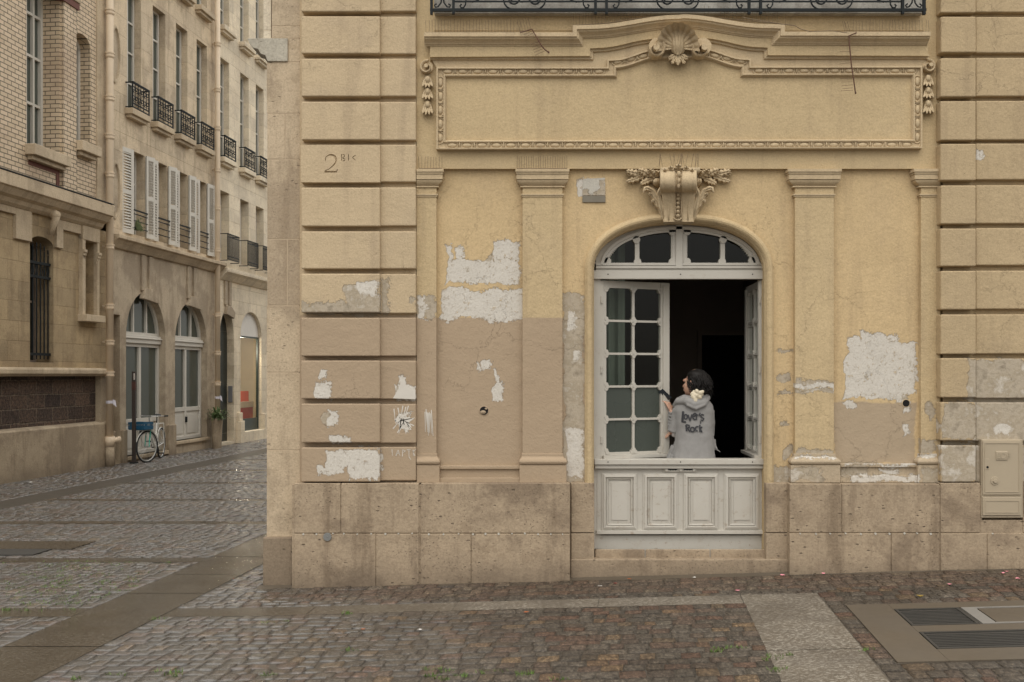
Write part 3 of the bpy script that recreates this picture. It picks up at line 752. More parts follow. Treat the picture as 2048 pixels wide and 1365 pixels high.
pilaster(1842, 1881, (1828, 1883), (1836, 1882), 'R')
for a, c, y in ((879, 1040, 932), (1681, 1836, 928)):
    b = MB(); fbox(b, a, c, y, 966, .03); fbox(b, a, c, y, y+7, .055); fbox(b, a, c, y+24, 966, .06)
    b.build('recess_sill', M_worn if a > 1500 else M_wall, bld, bevel=.006)

# arch moulding round the window (half-round roll)
pth = [(JL-9, 966), (JL-9, 800), (JL-9, 545)]
for k in range(1, 40):
    a = pi-pi*k/40
    pth.append((1358.5+180*math.copysign(abs(cos(a))**.90, cos(a)), 543-108*abs(sin(a))**.90))
pth += [(JR+8, 545), (JR+8, 800), (JR+8, 966)]
pr = [(-.042, -.005), (-.042, .018)]+[(.036*sin(R(a)), .012+.05*cos(R(a))) for a in range(-78, 79, 26)]+[(.042, .012), (.042, -.02)]
b = MB(); b.sweep([XZ(x, y, .03) for x, y in pth], pr); b.build('arch_moulding', M_wall, bld, smooth=False, bevel=.001)

# entablature: frame with egg and dart, stepped mouldings, cornice
def curve(x0, y0, x1, y1, n=14): return [(x0+(x1-x0)*i/n, y0+(y1-y0)*(.5-.5*cos(pi*(i/n)))) for i in range(n+1)]
def mirror(p, c=1357.5, dy=-1.5): return [(2*c-x, y+dy) for x, y in p][::-1]
def xz(path, t): return [XZ(a, b_, t) for a, b_ in path]
L1 = [(873, 136), (1214, 136), (1214, 121)]+curve(1228, 120, 1312, 100, 10)
R1 = mirror(L1); R1 = [(x, y) for x, y in R1[:-1]]+[(1843, 134)]
outer = L1+R1+[(1843, 298), (873, 300)]
b = MB(); b.prism(xz(outer, .07)[::-1], D-.07, D-.04); b.build('signboard_field', M_up, bld)
b = MB(); b.sweep(xz(outer, .09), [(0, .045), (0, .112), (.014, .114), (.018, .092), (.026, .088), (.060, .088), (.064, .104), (.074, .106), (.082, .094), (.090, .07)], closed=True)
b.build('signboard_frame', M_orn, bld, bevel=.0015)
def eggs(p0, p1, up=True):
    n = max(1, round(math.hypot(p1[0]-p0[0], p1[1]-p0[1])/29.2)); ang = math.atan2(-(p1[1]-p0[1]), p1[0]-p0[0])
    for k in range(n):
        f = (k+.5)/n; x, y = p0[0]+(p1[0]-p0[0])*f, p0[1]+(p1[1]-p0[1])*f
        jx = random.uniform(-.6, .6)
        c = (X(x+jx, .09), D-.088, Z(y, .09))
        eg.ell(c, .041, .016, .0215, 12, 8, ang)
        ca, sa = cos(ang), sin(ang)
        for sgn in (-1, 1):   # rim round the egg
            arc = [(sgn*(.031+.022*cos(R(a))), .0265*sin(R(a))) for a in range(-80, 81, 32)]
            eg.tube([(c[0]+u*ca-v*sa, D-.091, c[2]+u*sa+v*ca) for u, v in arc], .0055, 5)
        f2 = k/n; x, y = p0[0]+(p1[0]-p0[0])*f2, p0[1]+(p1[1]-p0[1])*f2
        if k:
            c = (X(x, .09), D-.09, Z(y, .09))
            eg.obox(c, (ca, 0, sa), (0, 1, 0), (-sa, 0, ca), .004, .012, .024)
            eg.ell((c[0], c[1], c[2]), .009, .012, .007, 6, 5, ang)
for p0, p1 in (((880, 143.5), (1213, 143.5)), ((1502, 142), (1836, 142)), ((1222, 127), (1300, 110)), ((1416, 109), (1494, 125.5)), ((880.5, 152), (880.5, 290)), ((1835, 150), (1835, 289)), ((890, 291.5), (1828, 290.5))):
    eg = MB(); eggs(p0, p1); eg.build('egg_and_dart', M_orn, bld, smooth=True)
# second moulding and the frieze between it and the cornice
L2 = [(860, 113), (1180, 113), (1180, 98)]+curve(1196, 97, 1312, 79, 12)
L3 = [(848, 66), (1146, 66), (1146, 52)]+curve(1180, 51, 1357, 31, 20)
full2 = L2+mirror(L2); full3 = L3+mirror(L3)[1:]
full2[-1] = (1858, 111.5); full3[-1] = (1861, 65)
b = MB()
low = [(860, 115)]+L2[1:]+[(x, y) for x, y in mirror(L2)[:-1]]+[(1856, 113)]
topl = [(1856, 78)]+[(x, y+8) for x, y in full3[::-1][1:-1]]+[(860, 78)]
b.prism(xz(low+topl, .12)[::-1], D-.125, D-.04); b.build('frieze', M_up, bld, bevel=.003)
b = MB(); b.sweep(xz(full2, .1), [(-.006, .05), (-.006, .108), (.010, .108), (.014, .098), (.026, .098), (.03, .085), (.03, .05)])
b.prism(xz([(862, 116)]+L2[1:]+mirror(L2)[:-1]+[(1856, 113)]+[(1845, 134)]+R1[::-1][1:]+L1[::-1][:-1]+[(873, 136)], .08), D-.078, D-.04)
b.build('stepped_moulding', M_orn, bld, bevel=.0015)
b = MB(); pr = [(-.002, .05), (-.002, .205), (.034, .205), (.038, .19), (.046, .19), (.052, .185), (.062, .168), (.074, .152), (.084, .145), (.086, .135), (.094, .135), (.094, .12)]
b.sweep(xz(full3, .2), pr); b.build('cornice', M_orn, bld, bevel=.0015)
b = MB(); b.prism(xz(full3+[(1861, 68), (848, 68)], .2), D-.12, D-.04) if False else None
# spiral volutes
def spiral(mb, c, r0, r1, turns, a0, sgn, t0, wd, t1=None, n=40, th=.012):
    rings = []
    for i in range(n+1):
        f = i/n; a = a0+sgn*2*pi*turns*f; r = r0+(r1-r0)*f**.85; ww = wd*(1-.55*f); tt = t0+(t1-t0)*f if t1 else t0
        ca, sa = cos(a), sin(a); cx_, cz_ = X(c[0], tt), Z(c[1], tt); u = r/220
        rings.append([(cx_+(u+o)*ca, D-q, cz_+(u+o)*sa) for o, q in ((ww/2, t0-.07), (ww/2, tt), (ww*.2, tt+th), (-ww*.2, tt+th*.6), (-ww/2, tt-.004), (-ww/2, t0-.07))])
    mb.loft(rings)
for sg, c, nm in ((-1, (1312, 99), 'l'), (1, (1403, 99), 'r')):
    b = MB(); spiral(b, c, 18, 6, 1.1, pi/2, sg, .165, .036, .235, th=.016)
    b.disc(XZ(c[0]+sg*2, c[1]+3, .16), .028, D-.265, D-.08, 14); b.disc(XZ(c[0], c[1], .1), .075, D-.185, D-.03, 20)
    b.build('volute', M_orn, bld, bevel=.002)
for sg, c in ((-1, (853, 135)), (1, (1858, 133))):
    b = MB(); spiral(b, c, 13.5, 4, 1.15, pi*.42 if sg < 0 else pi*.58, -sg, .10, .024, .12, th=.01); b.disc(XZ(c[0], c[1], .08), .018, D-.135, D-.04, 12); b.disc(XZ(*c, .08), .058, D-.085, D-.03, 18)
    b.build('volute', M_orn, bld, bevel=.0015)
# acanthus leaf: spine in px, half width in px, ruffled edge
def leaf(mb, spine, hw, t0, t1, lobes=5, depth=.03, amp=.28, curl=0.):
    n = len(spine)-1; NS = 22; ring = []
    def at(f):
        q = f*n; i = min(int(q), n-1); g = q-i; return spine[i][0]+(spine[i+1][0]-spine[i][0])*g, spine[i][1]+(spine[i+1][1]-spine[i][1])*g
    for j in range(NS+1):
        f = j/NS; x, y = at(f); x2, y2 = at(min(f+.02, 1)); x1_, y1_ = at(max(f-.02, 0)); L = math.hypot(x2-x1_, y2-y1_) or 1
        nx, ny = -(y2-y1_)/L, (x2-x1_)/L
        wdt = hw*(sin(pi*min(1, f*.86+.14))**.6)*(1-amp+amp*abs(sin(pi*lobes*f))*1.6)
        base = t0+(t1-t0)*f; row = []
        for k in range(9):
            u = k/4-1; z = base+depth*(1-u*u)*.7-depth*.45*math.exp(-(u/.16)**2)+depth*.35*sin(pi*lobes*f*2)*abs(u)
            if k in (0, 8): z = base-.025
            row.append((X(x+nx*wdt*u, z), D-z, Z(y+ny*wdt*u, z)))
        ring.append(row)
    mb.grid(9, NS+1, lambda a, c: ring[round(c*NS)][round(a*8)])
# shell
b = MB()
def shellpt(u, v):
    th = (u-.5)*R(196); rib = abs(sin((u-.5)*pi*11)); r = v
    cx_, cy_ = 1356, 97
    rr = (8+ (40+3*cos(th*2))*r)*(1+.05*rib*(r > .9)); x = cx_+rr*sin(th)*(.93 if abs(th) < 1.5 else .93); y = cy_-rr*cos(th)*.98
    y = y if y < 97 else y-0
    tt = .13+.03*sin(pi*min(r*1.6, 1))+(.12*max(0, (r-.42)/.58)**1.6)+.026*rib*r
    return (X(x, tt), D-tt, Z(y, tt))
b.grid(67, 14, shellpt)
b.grid(67, 2, lambda u, v: shellpt(u, 1) if v > .5 else (lambda p: (p[0], D-.11, p[2]))(shellpt(u, .99)))
rings = []
for i in range(10):     # bowl of the shell
    f = i/9; yy = 74+36*f; hw = (19-5*f**1.6)*(.82+.18*f if f < .5 else .91) if f < .75 else (19-5*f**1.6)*.91*math.sqrt(max(.02, 1-((f-.75)/.27)**2)); row = []
    for k in range(25):
        u = k/12-1; tt = .125+.05*math.sqrt(max(0, 1-u*u))*(.6+.5*sin(pi*min(f+.1, 1)))+.016*abs(sin(u*pi*2.5))*(1-f*.7)
        row.append((X(1356+hw*u, tt), D-tt, Z(yy, tt)))
    rings.append(row)
b.grid(25, 10, lambda u, v: rings[round(v*9)][round(u*24)])
b.build('shell_ornament', M_orn, bld, smooth=True)
b = MB()
for sp, w_ in (([(1356,108),(1356,120),(1356,132)], 7), ([(1350,110),(1341,117),(1336,116)], 6), ([(1362,110),(1371,117),(1377,115)], 6), ([(1352,112),(1346,124),(1343,128)], 5), ([(1360,112),(1367,124),(1370,128)], 5)):
    leaf(b, sp, w_, .12, .15, 2, .03)
b.build('shell_leaf', M_orn, bld, smooth=True)
# bell-flower drops
for cxp, dy in ((855, 0), (1857, -2)):
    b = MB()
    for k, yy in enumerate((156, 180, 206)):
        h = 24 if k < 2 else 30
        b.ell((X(cxp, .1), D-.085, Z(yy+3+dy, .1)), .026, .03, .035, 8, 6)
        for a in (-.62, -.22, .22, .62):
            leaf(b, [(cxp+a*3, yy-4+dy), (cxp+a*10, yy+h*.45+dy), (cxp+a*17, yy+h*(.86-.22*abs(a))+dy)], 4.2, .06, .115, 1, .022, .1)
    b.build('bellflower_drop', M_orn, bld, smooth=True)

# carved console keystone
b = MB()
def console(u, v):
    U = 2*u-1; y = 341+103*v
    hw = 38 if v < .40 else 38-8.5*((v-.40)/.6)**.6
    if v > .92: hw += 2.5*(v-.92)/.08
    if v < .42: base = .13+.13*math.sqrt(max(0, 1-((v-.20)/.225)**2))
    else: base = .125-.04*(v-.42)/.58+.012*cos((v-.42)*9)
    lobe = .045*abs(sin(pi*U))**.7 if v < .42 else .028*abs(sin(pi*U))**.8
    if abs(U) > .78 and v < .42: lobe += .012+.03*(abs(U)-.78)/.22
    if abs(U) < .16: lobe = -.006
    tt = base+lobe
    if u in (0, 1): tt = 0
    return (X(1357+hw*U, tt), D-tt, Z(y, tt))
b.grid(41, 40, console)
b.prism([XZ(*p, .1) for p in [(1319,341),(1395,341),(1395,350),(1319,350)]], D-.22, D)
b.prism([XZ(*p, .05) for p in [(1328,436),(1387,436),(1387,446),(1328,446)]], D-.07, D+.05)
b.build('keystone', M_orn, bld, smooth=True)
b = MB()
for k in range(6):   # bead string down the middle
    yy = 383+k*8.4; b.ell((X(1357, .16), D-.13, Z(yy+6, .16)), .017, .022, .016, 8, 6)
for yy in (350, 362, 372): b.ell((X(1357, .24), D-.262+.0008*(yy-350), Z(yy, .24)), .018, .022, .028, 8, 6)
b.tube([(X(1357+7*cos(a), .17), D-.125, Z(434+5*sin(a), .17)) for a in [pi+pi*k/8*-1 for k in range(9)]], .007, 6)
for sg in (-1, 1):
    b.tube([(X(1357+sg*6, .13), D-(.262 if yy < 380 else .128-.0003*(yy-385)), Z(yy, .15)) for yy in (348, 372, 384, 400, 420, 438)], .0055, 6)
    b.tube([(X(1357+sg*(22-.05*(yy-385)), .13), D-.135+.0003*(yy-385), Z(yy, .15)) for yy in (388, 405, 425, 440)], .006, 6)
    # side scroll eyes and the cheek rolls
    b.tube([(X(1357+sg*38, .1), D-.02, Z(362, .1)), (X(1357+sg*44, .2), D-.13, Z(362, .15))], [.055, .018], 14)
    b.ell((X(1357+sg*44, .13), D-.12, Z(362, .13)), .014, .02, .022, 10, 7)
b.build('keystone_beading', M_orn, bld, smooth=True)
for sg in (-1, 1):
    b = MB()
    m_ = lambda pts: [(1357+sg*(x-1357), y) for x, y in pts]
    # oak sprays, upper
    for sp, w_, t1 in (([(1325,362),(1305,352),(1284,350),(1262,352),(1250,345)], 4, .05),
                       ([(1284,350),(1266,346),(1252,342)], 7.5, .09), ([(1288,352),(1268,360),(1252,364)], 7, .06),
                       ([(1300,352),(1286,344),(1276,340)], 8, .11), ([(1312,356),(1302,346),(1298,339)], 8, .13),
                       ([(1306,358),(1290,364),(1281,369)], 7.5, .08), ([(1322,358),(1316,348),(1310,342)], 7, .15)):
        leaf(b, m_(sp), w_, .03, t1, 4, .035, .35)
    # acanthus down the flanks
    for sp, w_, t1 in (([(1326,438),(1322,415),(1314,398),(1305,382),(1292,376),(1286,386)], 7, .12), ([(1326,436),(1321,412),(1309,398),(1301,388),(1297,390)], 6, .10),
                       ([(1327,440),(1322,420),(1314,407),(1306,402),(1303,406)], 6, .09), ([(1328,442),(1325,425),(1318,390),(1322,372)], 6.5, .14)):
        leaf(b, m_(sp), w_, .04, t1, 3, .035, .2)
    b.build('leaf_spray', M_orn, bld, smooth=True)
b = MB()
for x, y, w_ in ((1357, 336, 9), (1343, 340, 7), (1371, 340, 7), (1333, 345, 6), (1381, 345, 6)):
    leaf(b, [(x, y+8), (x+(x-1357)*.1, y), (x+(x-1357)*.15, y-8)], w_, .20, .27, 3, .03)
for x in (1330, 1383): leaf(b, [(x, 347), (x, 353), (x, 358)], 5, .24, .275, 2, .02)
b.build('crest_leaf', M_orn, bld, smooth=True)

# little peeled square with a metal strip, wall vents, plugs
b = MB(); b.prism([XZ(*p, .01) for p in [(1166,358),(1210,356),(1211,391),(1165,391)]], D-.008, D+.005)
b.build('peeled_plaster_square', stucco('bare_plaster', (.50, .47, .41), greys=[(1164,1180,376,392),(1200,1211,360,391),(1166,1208,386,392)], pits=1., streak=.6), bld)
b = MB(); fbox(b, 1165, 1211, 392, 405, .014); b.build('zinc_strip', plain('dull_zinc', (.20, .18, .145), .85, .35, spec=.1), bld, bevel=.002)
def ring_hole(px, py, r, t, inner):
    v = thing('pipe_hole', '', '', (0, 0, 0)) if False else None
    b = MB(); n = 20; c = XZ(px, py, t)
    rr = r/220
    rings = [[(c[0]+q*cos(2*pi*k/n), D-y_, c[1]+q*sin(2*pi*k/n)) for k in range(n)] for q, y_ in ((rr*1.12, t-.002), (rr*1.06, t+.004), (rr*.94, t+.003), (rr*.9, t+.0015))]
    b.loft(rings, cap=False)
    o = b.build('vent_hole', M_quoin, bld, smooth=True)
    b = MB(); b.disc(c, rr*.96, D-t-.003, D-t+.004, 18); b.build('hole_mouth', inner, o)
    return o
h = ring_hole(968, 822, 9, 0, M_black)
b = MB(); b.ell((X(966, 0), D-.004, Z(825, 0)), .028, .012, .018, 8, 6); b.ell((X(972, 0), D-.004, Z(818, 0)), .012, .009, .01, 6, 5); b.build('rubble', M_plinth, h)
ring_hole(1812, 807, 7.5, 0, M_black)
b = MB(); b.disc(XZ(655, 1074, .17), .037, D-.181, D-.16, 20); b.disc(XZ(655, 1074, .17), .006, D-.184, D-.16, 8)
b.build('survey_plug', plain('dull_lead', (.22, .22, .21), .5, .3, metal=.3), bld, bevel=.002)
M_plug = plain('filler_white', (.50, .47, .41), .8)
PL = [(px, .17) for px in (606, 634, 666, 687, 715, 742, 770, 797, 825, 858, 886, 917, 946, 970, 998, 1024, 1050, 1076, 1102, 1126)]+[(px, .15) for px in (1600, 1631, 1661, 1692, 1722, 1750, 1778, 1808, 1834, 1862, 1986)]
for px, t in PL:
    b = MB(); b.disc(XZ(px+random.uniform(-1, 1), 1068+random.uniform(-1, 1), t), random.uniform(.006, .010), D-t-.006, D-t+.01, 9); b.build('filled_anchor_hole', M_plug, bld)
# graffiti scratched through the paint of the smaller stones
def scratches(lines, t, w_=1.1):
    b = MB()
    for ln in lines:
        for (x0, y0), (x1, y1) in zip(ln[:-1], ln[1:]):
            a, c = Vector((*XZ(x0, y0, t),)), Vector((*XZ(x1, y1, t),)); d = (c-a); L = d.length or 1; d = d/L; n = Vector((-d.y, d.x))*w_/440
            b.prism([tuple(a+n), tuple(c+n*.4), tuple(c-n*.4), tuple(a-n)], D-t-.0045, D-t+.001)
    return b
M_scr = plain('scratched_plaster', (.60, .56, .50), .9)
ln = [[(788,818),(790,838),(793,850)],[(796,816),(800,838)],[(806,812),(802,834)],[(812,814),(806,838)],[(817,812),(810,836)],[(786,858),(800,842),(830,836)],[(795,866),(806,846)],[(822,860),(812,844)],[(828,852),(808,842)],[(803,836),(798,868)],[(806,838),(812,868)]]
scratches(ln, .105, 2.2).build('scratched_graffiti', M_scr, bld)
ln = [[(850+i*2.1, 822+random.uniform(-6, 6)), (852+i*2.3+random.uniform(-2, 2), 868+random.uniform(-8, 6))] for i in range(7)]
scratches(ln, .055, 1.8).build('scratched_graffiti', M_scr, bld)
ln = [[(784,899),(785,912)],[(792,912),(796,900),(800,912)],[(793,907),(799,907)],[(805,913),(805,900),(811,902),(806,906)],[(814,900),(822,900)],[(818,900),(818,914),(822,920)],[(826,900),(827,912)],[(830,912),(826,904),(832,899)]]
scratches(ln, .105, 1.6).build('scratched_graffiti', M_scr, bld)
b = MB(); b.prism([XZ(*p, .105) for p in [(796,832),(804,838),(812,834),(828,838),(818,845),(824,856),(808,850),(800,862),(797,848),(790,842)]], D-.1095, D-.1)
b.build('flaked_paint', M_scr, bld); b = MB()
b.prism([XZ(*p, .105) for p in [(786,797),(796,780),(803,762),(809,757),(812,770),(818,778),(831,780),(831,799)]], D-.1095, D-.1)
b.build('flaked_paint', M_scr, bld)

# balcony: slab and iron railing
b = MB(); fbox(b, 868, 1848, -14, 27, .13, -.01); b.build('balcony_slab', limestone('balcony_stone', (.42, .40, .36), .6, .5), bld, bevel=.01)
b = MB(); fbox(b, 868, 1848, 28, 62, .058, 0.0); b.build('upper_moulding', M_up, bld, bevel=.004)
T = .21
b = MB()
def rail(x0, x1, y0, y1, th=.012):
    b.box(X(x0, T), X(x1, T), D-T-th, D-T+th, Z(y1, T), Z(y0, T))
rail(860, 1852, 18, 23.5); rail(860, 1852, -176, -168, .02); rail(905, 1805, 2, 5, .006)
for x in (863, 907, 1191, 1213, 1498, 1521, 1805, 1848): rail(x-2.6, x+2.6, -170, 29 if x not in (863, 1848) else 30, .014)
def scroll(cx_, cy_, r0, r1, a0, turns, sg, th=.0075):
    pts = []
    for i in range(30):
        f = i/29; a = a0+sg*2*pi*turns*f; r = (r0+(r1-r0)*f)/220
        pts.append((X(cx_, T)+r*cos(a), D-T, Z(cy_, T)+r*sin(a)))
    b.tube(pts, th, 6)
    b.ell(pts[-1], .014, .01, .014, 6, 5)
for k0, k1 in ((907, 1191), (1213, 1498), (1521, 1805)):
    mid = (k0+k1)/2
    for sg in (-1, 1):
        for yy in (-2, -130): scroll(mid+sg*23, yy, 21, 4, -pi/2, 1.6, sg)
        scroll(mid+sg*105, -22, 26, 5, -pi/2, 1.3, -sg)
        b.tube([(X(mid+sg*x, T), D-T, Z(y, T)) for x, y in ((128, -20), (117, 0), (118, 10), (122, 16), (127, 16), (129, 12), (126, 9))], .007, 6)
        b.tube([(X(mid+sg*x, T), D-T, Z(y, T)) for x, y in ((50, -40), (70, -80), (40, -120), (10, -90))], .007, 6)
    b.tube([(X(mid+x, T), D-T, Z(y, T)) for x, y in ((-28, 2), (-20, -4), (0, -5), (20, -4), (28, 2))], .006, 6)
for mid in (885, 1827):
    for sg in (-1, 1):
        b.tube([(X(mid+sg*x, T), D-T, Z(y, T)) for x, y in ((1, -10), (3, 6), (9, 14), (14, 15), (16, 11), (12, 8))], .007, 6)
b.build('balcony_railing', M_iron, bld)
b = MB()     # french windows behind the balcony (their foot shows)
for i in range(3):
    fbox(b, 960+i*300, 1150+i*300, -330, -10, .08, .0)
b.build('upper_window_frame', M_wht2, bld)

# bird spikes
def spikes(x0, y0, x1, y1, t, h=26, step=6.2, lean=0, skip=.0):
    sp_ = MB(); n = int(math.hypot(x1-x0, y1-y0)/step)
    for i in range(n+1):
        if random.random() < skip: continue
        f = i/max(n, 1); x, y = x0+(x1-x0)*f, y0+(y1-y0)*f
        a = (X(x, t), D-t, Z(y, t)); lx = (lean+random.uniform(-1.2, 1.2))/220
        sp_.tube([a, (a[0]+lx, a[1]-random.uniform(-.02, .02), a[2]+h/220*random.uniform(.93, 1.03))], .0017, 4)
    sp_.tube([(X(x0, t), D-t, Z(y0, t)+.003), (X(x1, t), D-t, Z(y1, t)+.003)], .004, 4)
    sp_.build('bird_spikes', M_wire, bld)
spikes(852, 66, 1040, 66, .2); spikes(1040, 65, 1062, 60, .2, 25, 5, -6); spikes(1146, 52, 1210, 48, .2, 24, 6); spikes(1210, 48, 1300, 35, .2, 18, 7, 2)
spikes(1400, 33, 1570, 50, .2, 22, 8, 0, .2); spikes(1690, 65, 1700, 65, .2, 22, 3, -6); spikes(1706, 65, 1858, 65, .2, 25, 6.6)
spikes(838, 338, 884, 338, .09, 25, 5.2); spikes(1034, 338, 1134, 338, .09, 25, 4.6)
for x in (1318, 1326, 1345, 1352, 1357, 1362, 1370, 1382, 1390, 1396): 
    a = (X(x, .2), D-.2, Z(337, .2)); sp_ = MB()
    for _ in range(2): sp_.tube([a, (a[0]+random.uniform(-.035, .035), a[1], a[2]+.13)], .0016, 4)
    sp_.build('spike_wires', M_wire, bld)
def broken(pts, t, teeth):
    b = MB(); P = [(X(x, t), D-t, Z(y, t)) for x, y in pts]; b.tube(P, .006, 5)
    for (x, y, dx, dy) in teeth: b.tube([(X(x, t), D-t, Z(y, t)), (X(x+dx, t), D-t-.01, Z(y+dy, t))], .0015, 4)
    b.ell(P[-1], .009, .009, .012, 6, 5); return b
broken([(1040, 66), (1064, 59), (1075, 78), (1083, 92), (1090, 100), (1097, 105)], .225, [(1078+k*3, 84+k*4.5, -16-k, 6+k) for k in range(5)]+[(1066, 62, -18, 8), (1068, 66, -18, 10)]).build('broken_spike_strip', M_rust, bld)
broken([(1713, 66), (1698, 72), (1700, 100), (1703, 132), (1706, 150), (1711, 186)], .225, [(1698+.08*(y-80), y, -20-random.uniform(0, 5), random.uniform(-1, 4)) for y in (92, 104, 126, 138, 158, 164, 170, 176, 181)]).build('broken_spike_strip', M_rust, bld)
b = MB(); b.tube([(X(x, .26), D-.26, Z(y, .26)) for x, y in ((1484, 35), (1510, 40), (1560, 48), (1590, 52), (1600, 58), (1620, 64), (1660, 62), (1694, 66))], .0035, 5); b.build('loose_cable', M_wire, bld)

# ------------------------------------------------------------------ the arched window (part) and its pieces
TW = -.14                                                # frame set back in the opening
wf = MB()
def wbox(mb, x0, x1, y0, y1, t1=TW, t0=TW-.06): mb.box(X(x0, t1), X(x1, t1), D-t1, D-t0, Z(y1, t1), Z(y0, t1))
wbox(wf, 1186, 1201, 545, 1098); wbox(wf, 1522, 1534, 545, 1098)
wbox(wf, 1201, 1207, 562, 918, TW-.015); wbox(wf, 1517, 1522, 562, 918, TW-.015)
wbox(wf, 1186, 1534, 541, 558, TW+.035); wbox(wf, 1192, 1528, 532, 537, TW+.03); wbox(wf, 1192, 1528, 537.5, 541, TW+.01); wbox(wf, 1192, 1528, 526, 531, TW+.02)
# arch infill with two lights each side (outline minus glass)
def arch_y(x, rx=170, ry=95, cy=541): 
    u = min(1, abs(x-1359.5)/rx); return cy-ry*(1-u**(2/.92*1.0))**.5 if u < 1 else cy
def top_glass(x):      # upper edge of the lights
    u = abs(x-1359.5); return 461+ (u-15)**2*.0021+ max(0, u-95)**2*.0105
xs = [1186+i*2.9 for i in range(121)]
for a, c in zip(xs[:-1], xs[1:]):
    mpx = (a+c)/2; u = abs(mpx-1359.5)
    solid = u < 16 or 81 < u < 90 or u > 145
    ya = arch_y(mpx)-6
    yb = 528 if solid else min(528, top_glass(mpx))
    wf.prism([XZ(a, ya, TW), XZ(c, ya, TW), XZ(c, yb, TW), XZ(a, yb, TW)], D-TW, D-TW+.05)
BOSS = []; wf2 = MB(); wbox(wf2, 1352, 1365, 440, 534, TW+.025); wbox(wf2, 1345, 1373, 463, 528, TW+.006)
for px, py in ((1275,524),(1444,524),(1273,480),(1446,480),(1215,523),(1345,524),(1374,524),(1504,522),(1345,464),(1374,464)):
    bs_ = MB(); bs_.disc(XZ(px, py, TW), .034, D-TW-.012, D-TW+.03, 14); BOSS.append(bs_)
win = MB(); win.v = wf.v; win.f = wf.f
window = win.build('arched_window', M_white, bld)
tag(window, 'white arched casement window, its left leaf standing half open')
wf2.build('mullion', M_white, window, bevel=.002)
for bs_ in BOSS: bs_.build('glazing_boss', M_white, window)
b = MB(); b.sweep([XZ(x, y-1.5, TW) for x, y in [(1200, 530)]+[(1359.5+(x-1359.5)*.93, 541-(541-y)*.90) for x, y in ARC if abs(x-1359.5) < 170]+[(1519, 530)]], [(0, .0-.14), (0, -.115), (.025, -.115), (.03, -.128), (.05, -.128), (.05, -.14)])
b.build('arch_frame_moulding', M_white, window)
b = MB(); b.add([(X(1200, TW), D-TW+.03, Z(530, TW)), (X(1520, TW), D-TW+.03, Z(530, TW)), (X(1520, TW), D-TW+.03, Z(450, TW)), (X(1200, TW), D-TW+.03, Z(450, TW))], [(0, 1, 2, 3)])
b.build('fanlight_pane', M_glass, window)
# sill rail, panelled front below
b = MB(); wbox(b, 1189, 1534, 919, 930, TW+.07, TW-.08); wbox(b, 1190, 1533, 930.5, 938, TW+.05, TW-.06); b.build('sill_rail', M_white, window, bevel=.005)
for x in (1216, 1361, 1505):
    pass
for x in (1216, 1361, 1505):
    for y_, t_ in ((924.5, .07), (549, .035)):
        b = MB(); b.disc(XZ(x, y_, TW+t_), .006, D-TW-t_-.0025, D-TW-t_+.01, 8); b.build('screw_head', M_black, window)
pn = MB(); wbox(pn, 1194, 1531, 938, 1064, TW+.005, TW-.05); wbox(pn, 1193, 1530, 1061.5, 1069, TW+.035, TW-.05); wbox(pn, 1193, 1533, 1071, 1130, TW-.01, TW-.06)
pn.build('panelled_front', M_white, window, bevel=.003)
for i, (a, c) in enumerate(((1204, 1274), (1286, 1355), (1367, 1436), (1448, 1518))):
    b = MB(); y0, y1 = 947, 1060; t = TW+.005
    pathp = [(a, y0), (c, y0), (c, y1), (a, y1)]
    b.sweep(xz(pathp, t), [(0, t-.004), (0, t+.014), (.010, t+.016), (.014, t+.024), (.032, t+.028), (.040, t+.012), (.044, t+.010), (.046, t+.022), (.056, t+.018), (.062, t-.008)], closed=True)
    wbox(b, a+11, c-11, y0+11, y1-11, t+.001, t-.01)
    # raised field with a chamfer
    f0, f1 = (a+14, c-14, y0+14, y1-14), (a+19, c-19, y0+18, y1-20)
    P = lambda q, z: [(X(q[0], t), D-z, Z(q[2], t)), (X(q[1], t), D-z, Z(q[2], t)), (X(q[1], t), D-z, Z(q[3], t)), (X(q[0], t), D-z, Z(q[3], t))]
    b.loft([P(f0, t), P(f0, t+.005), P(f1, t+.006), P(f1, t+.014)])
    b.build('front_panel', M_white, window)
b = MB(); wbox(b, 1327, 1394, 937.5, 944, TW+.024, TW); 
for x in (1333, 1361, 1388): b.disc(XZ(x, 940.5, TW+.024), .014, D-TW-.036, D-TW-.02, 10)
b.build('bolt_plate', M_white, window, bevel=.002)
b = MB()
for x in (1341, 1346, 1351, 1368, 1374, 1380): b.disc(XZ(x, 940.6, TW+.024), .0045, D-TW-.0255, D-TW-.02, 8)
b.prism([XZ(*p, TW+.02) for p in [(1334,938),(1356,938),(1353,940.5),(1337,940.5)]], D-TW-.0252, D-TW-.02)
b.prism([XZ(*p, TW+.02) for p in [(1366,938),(1388,938),(1385,940.5),(1369,940.5)]], D-TW-.0252, D-TW-.02)
b.build('bolt_slots', M_black, window)

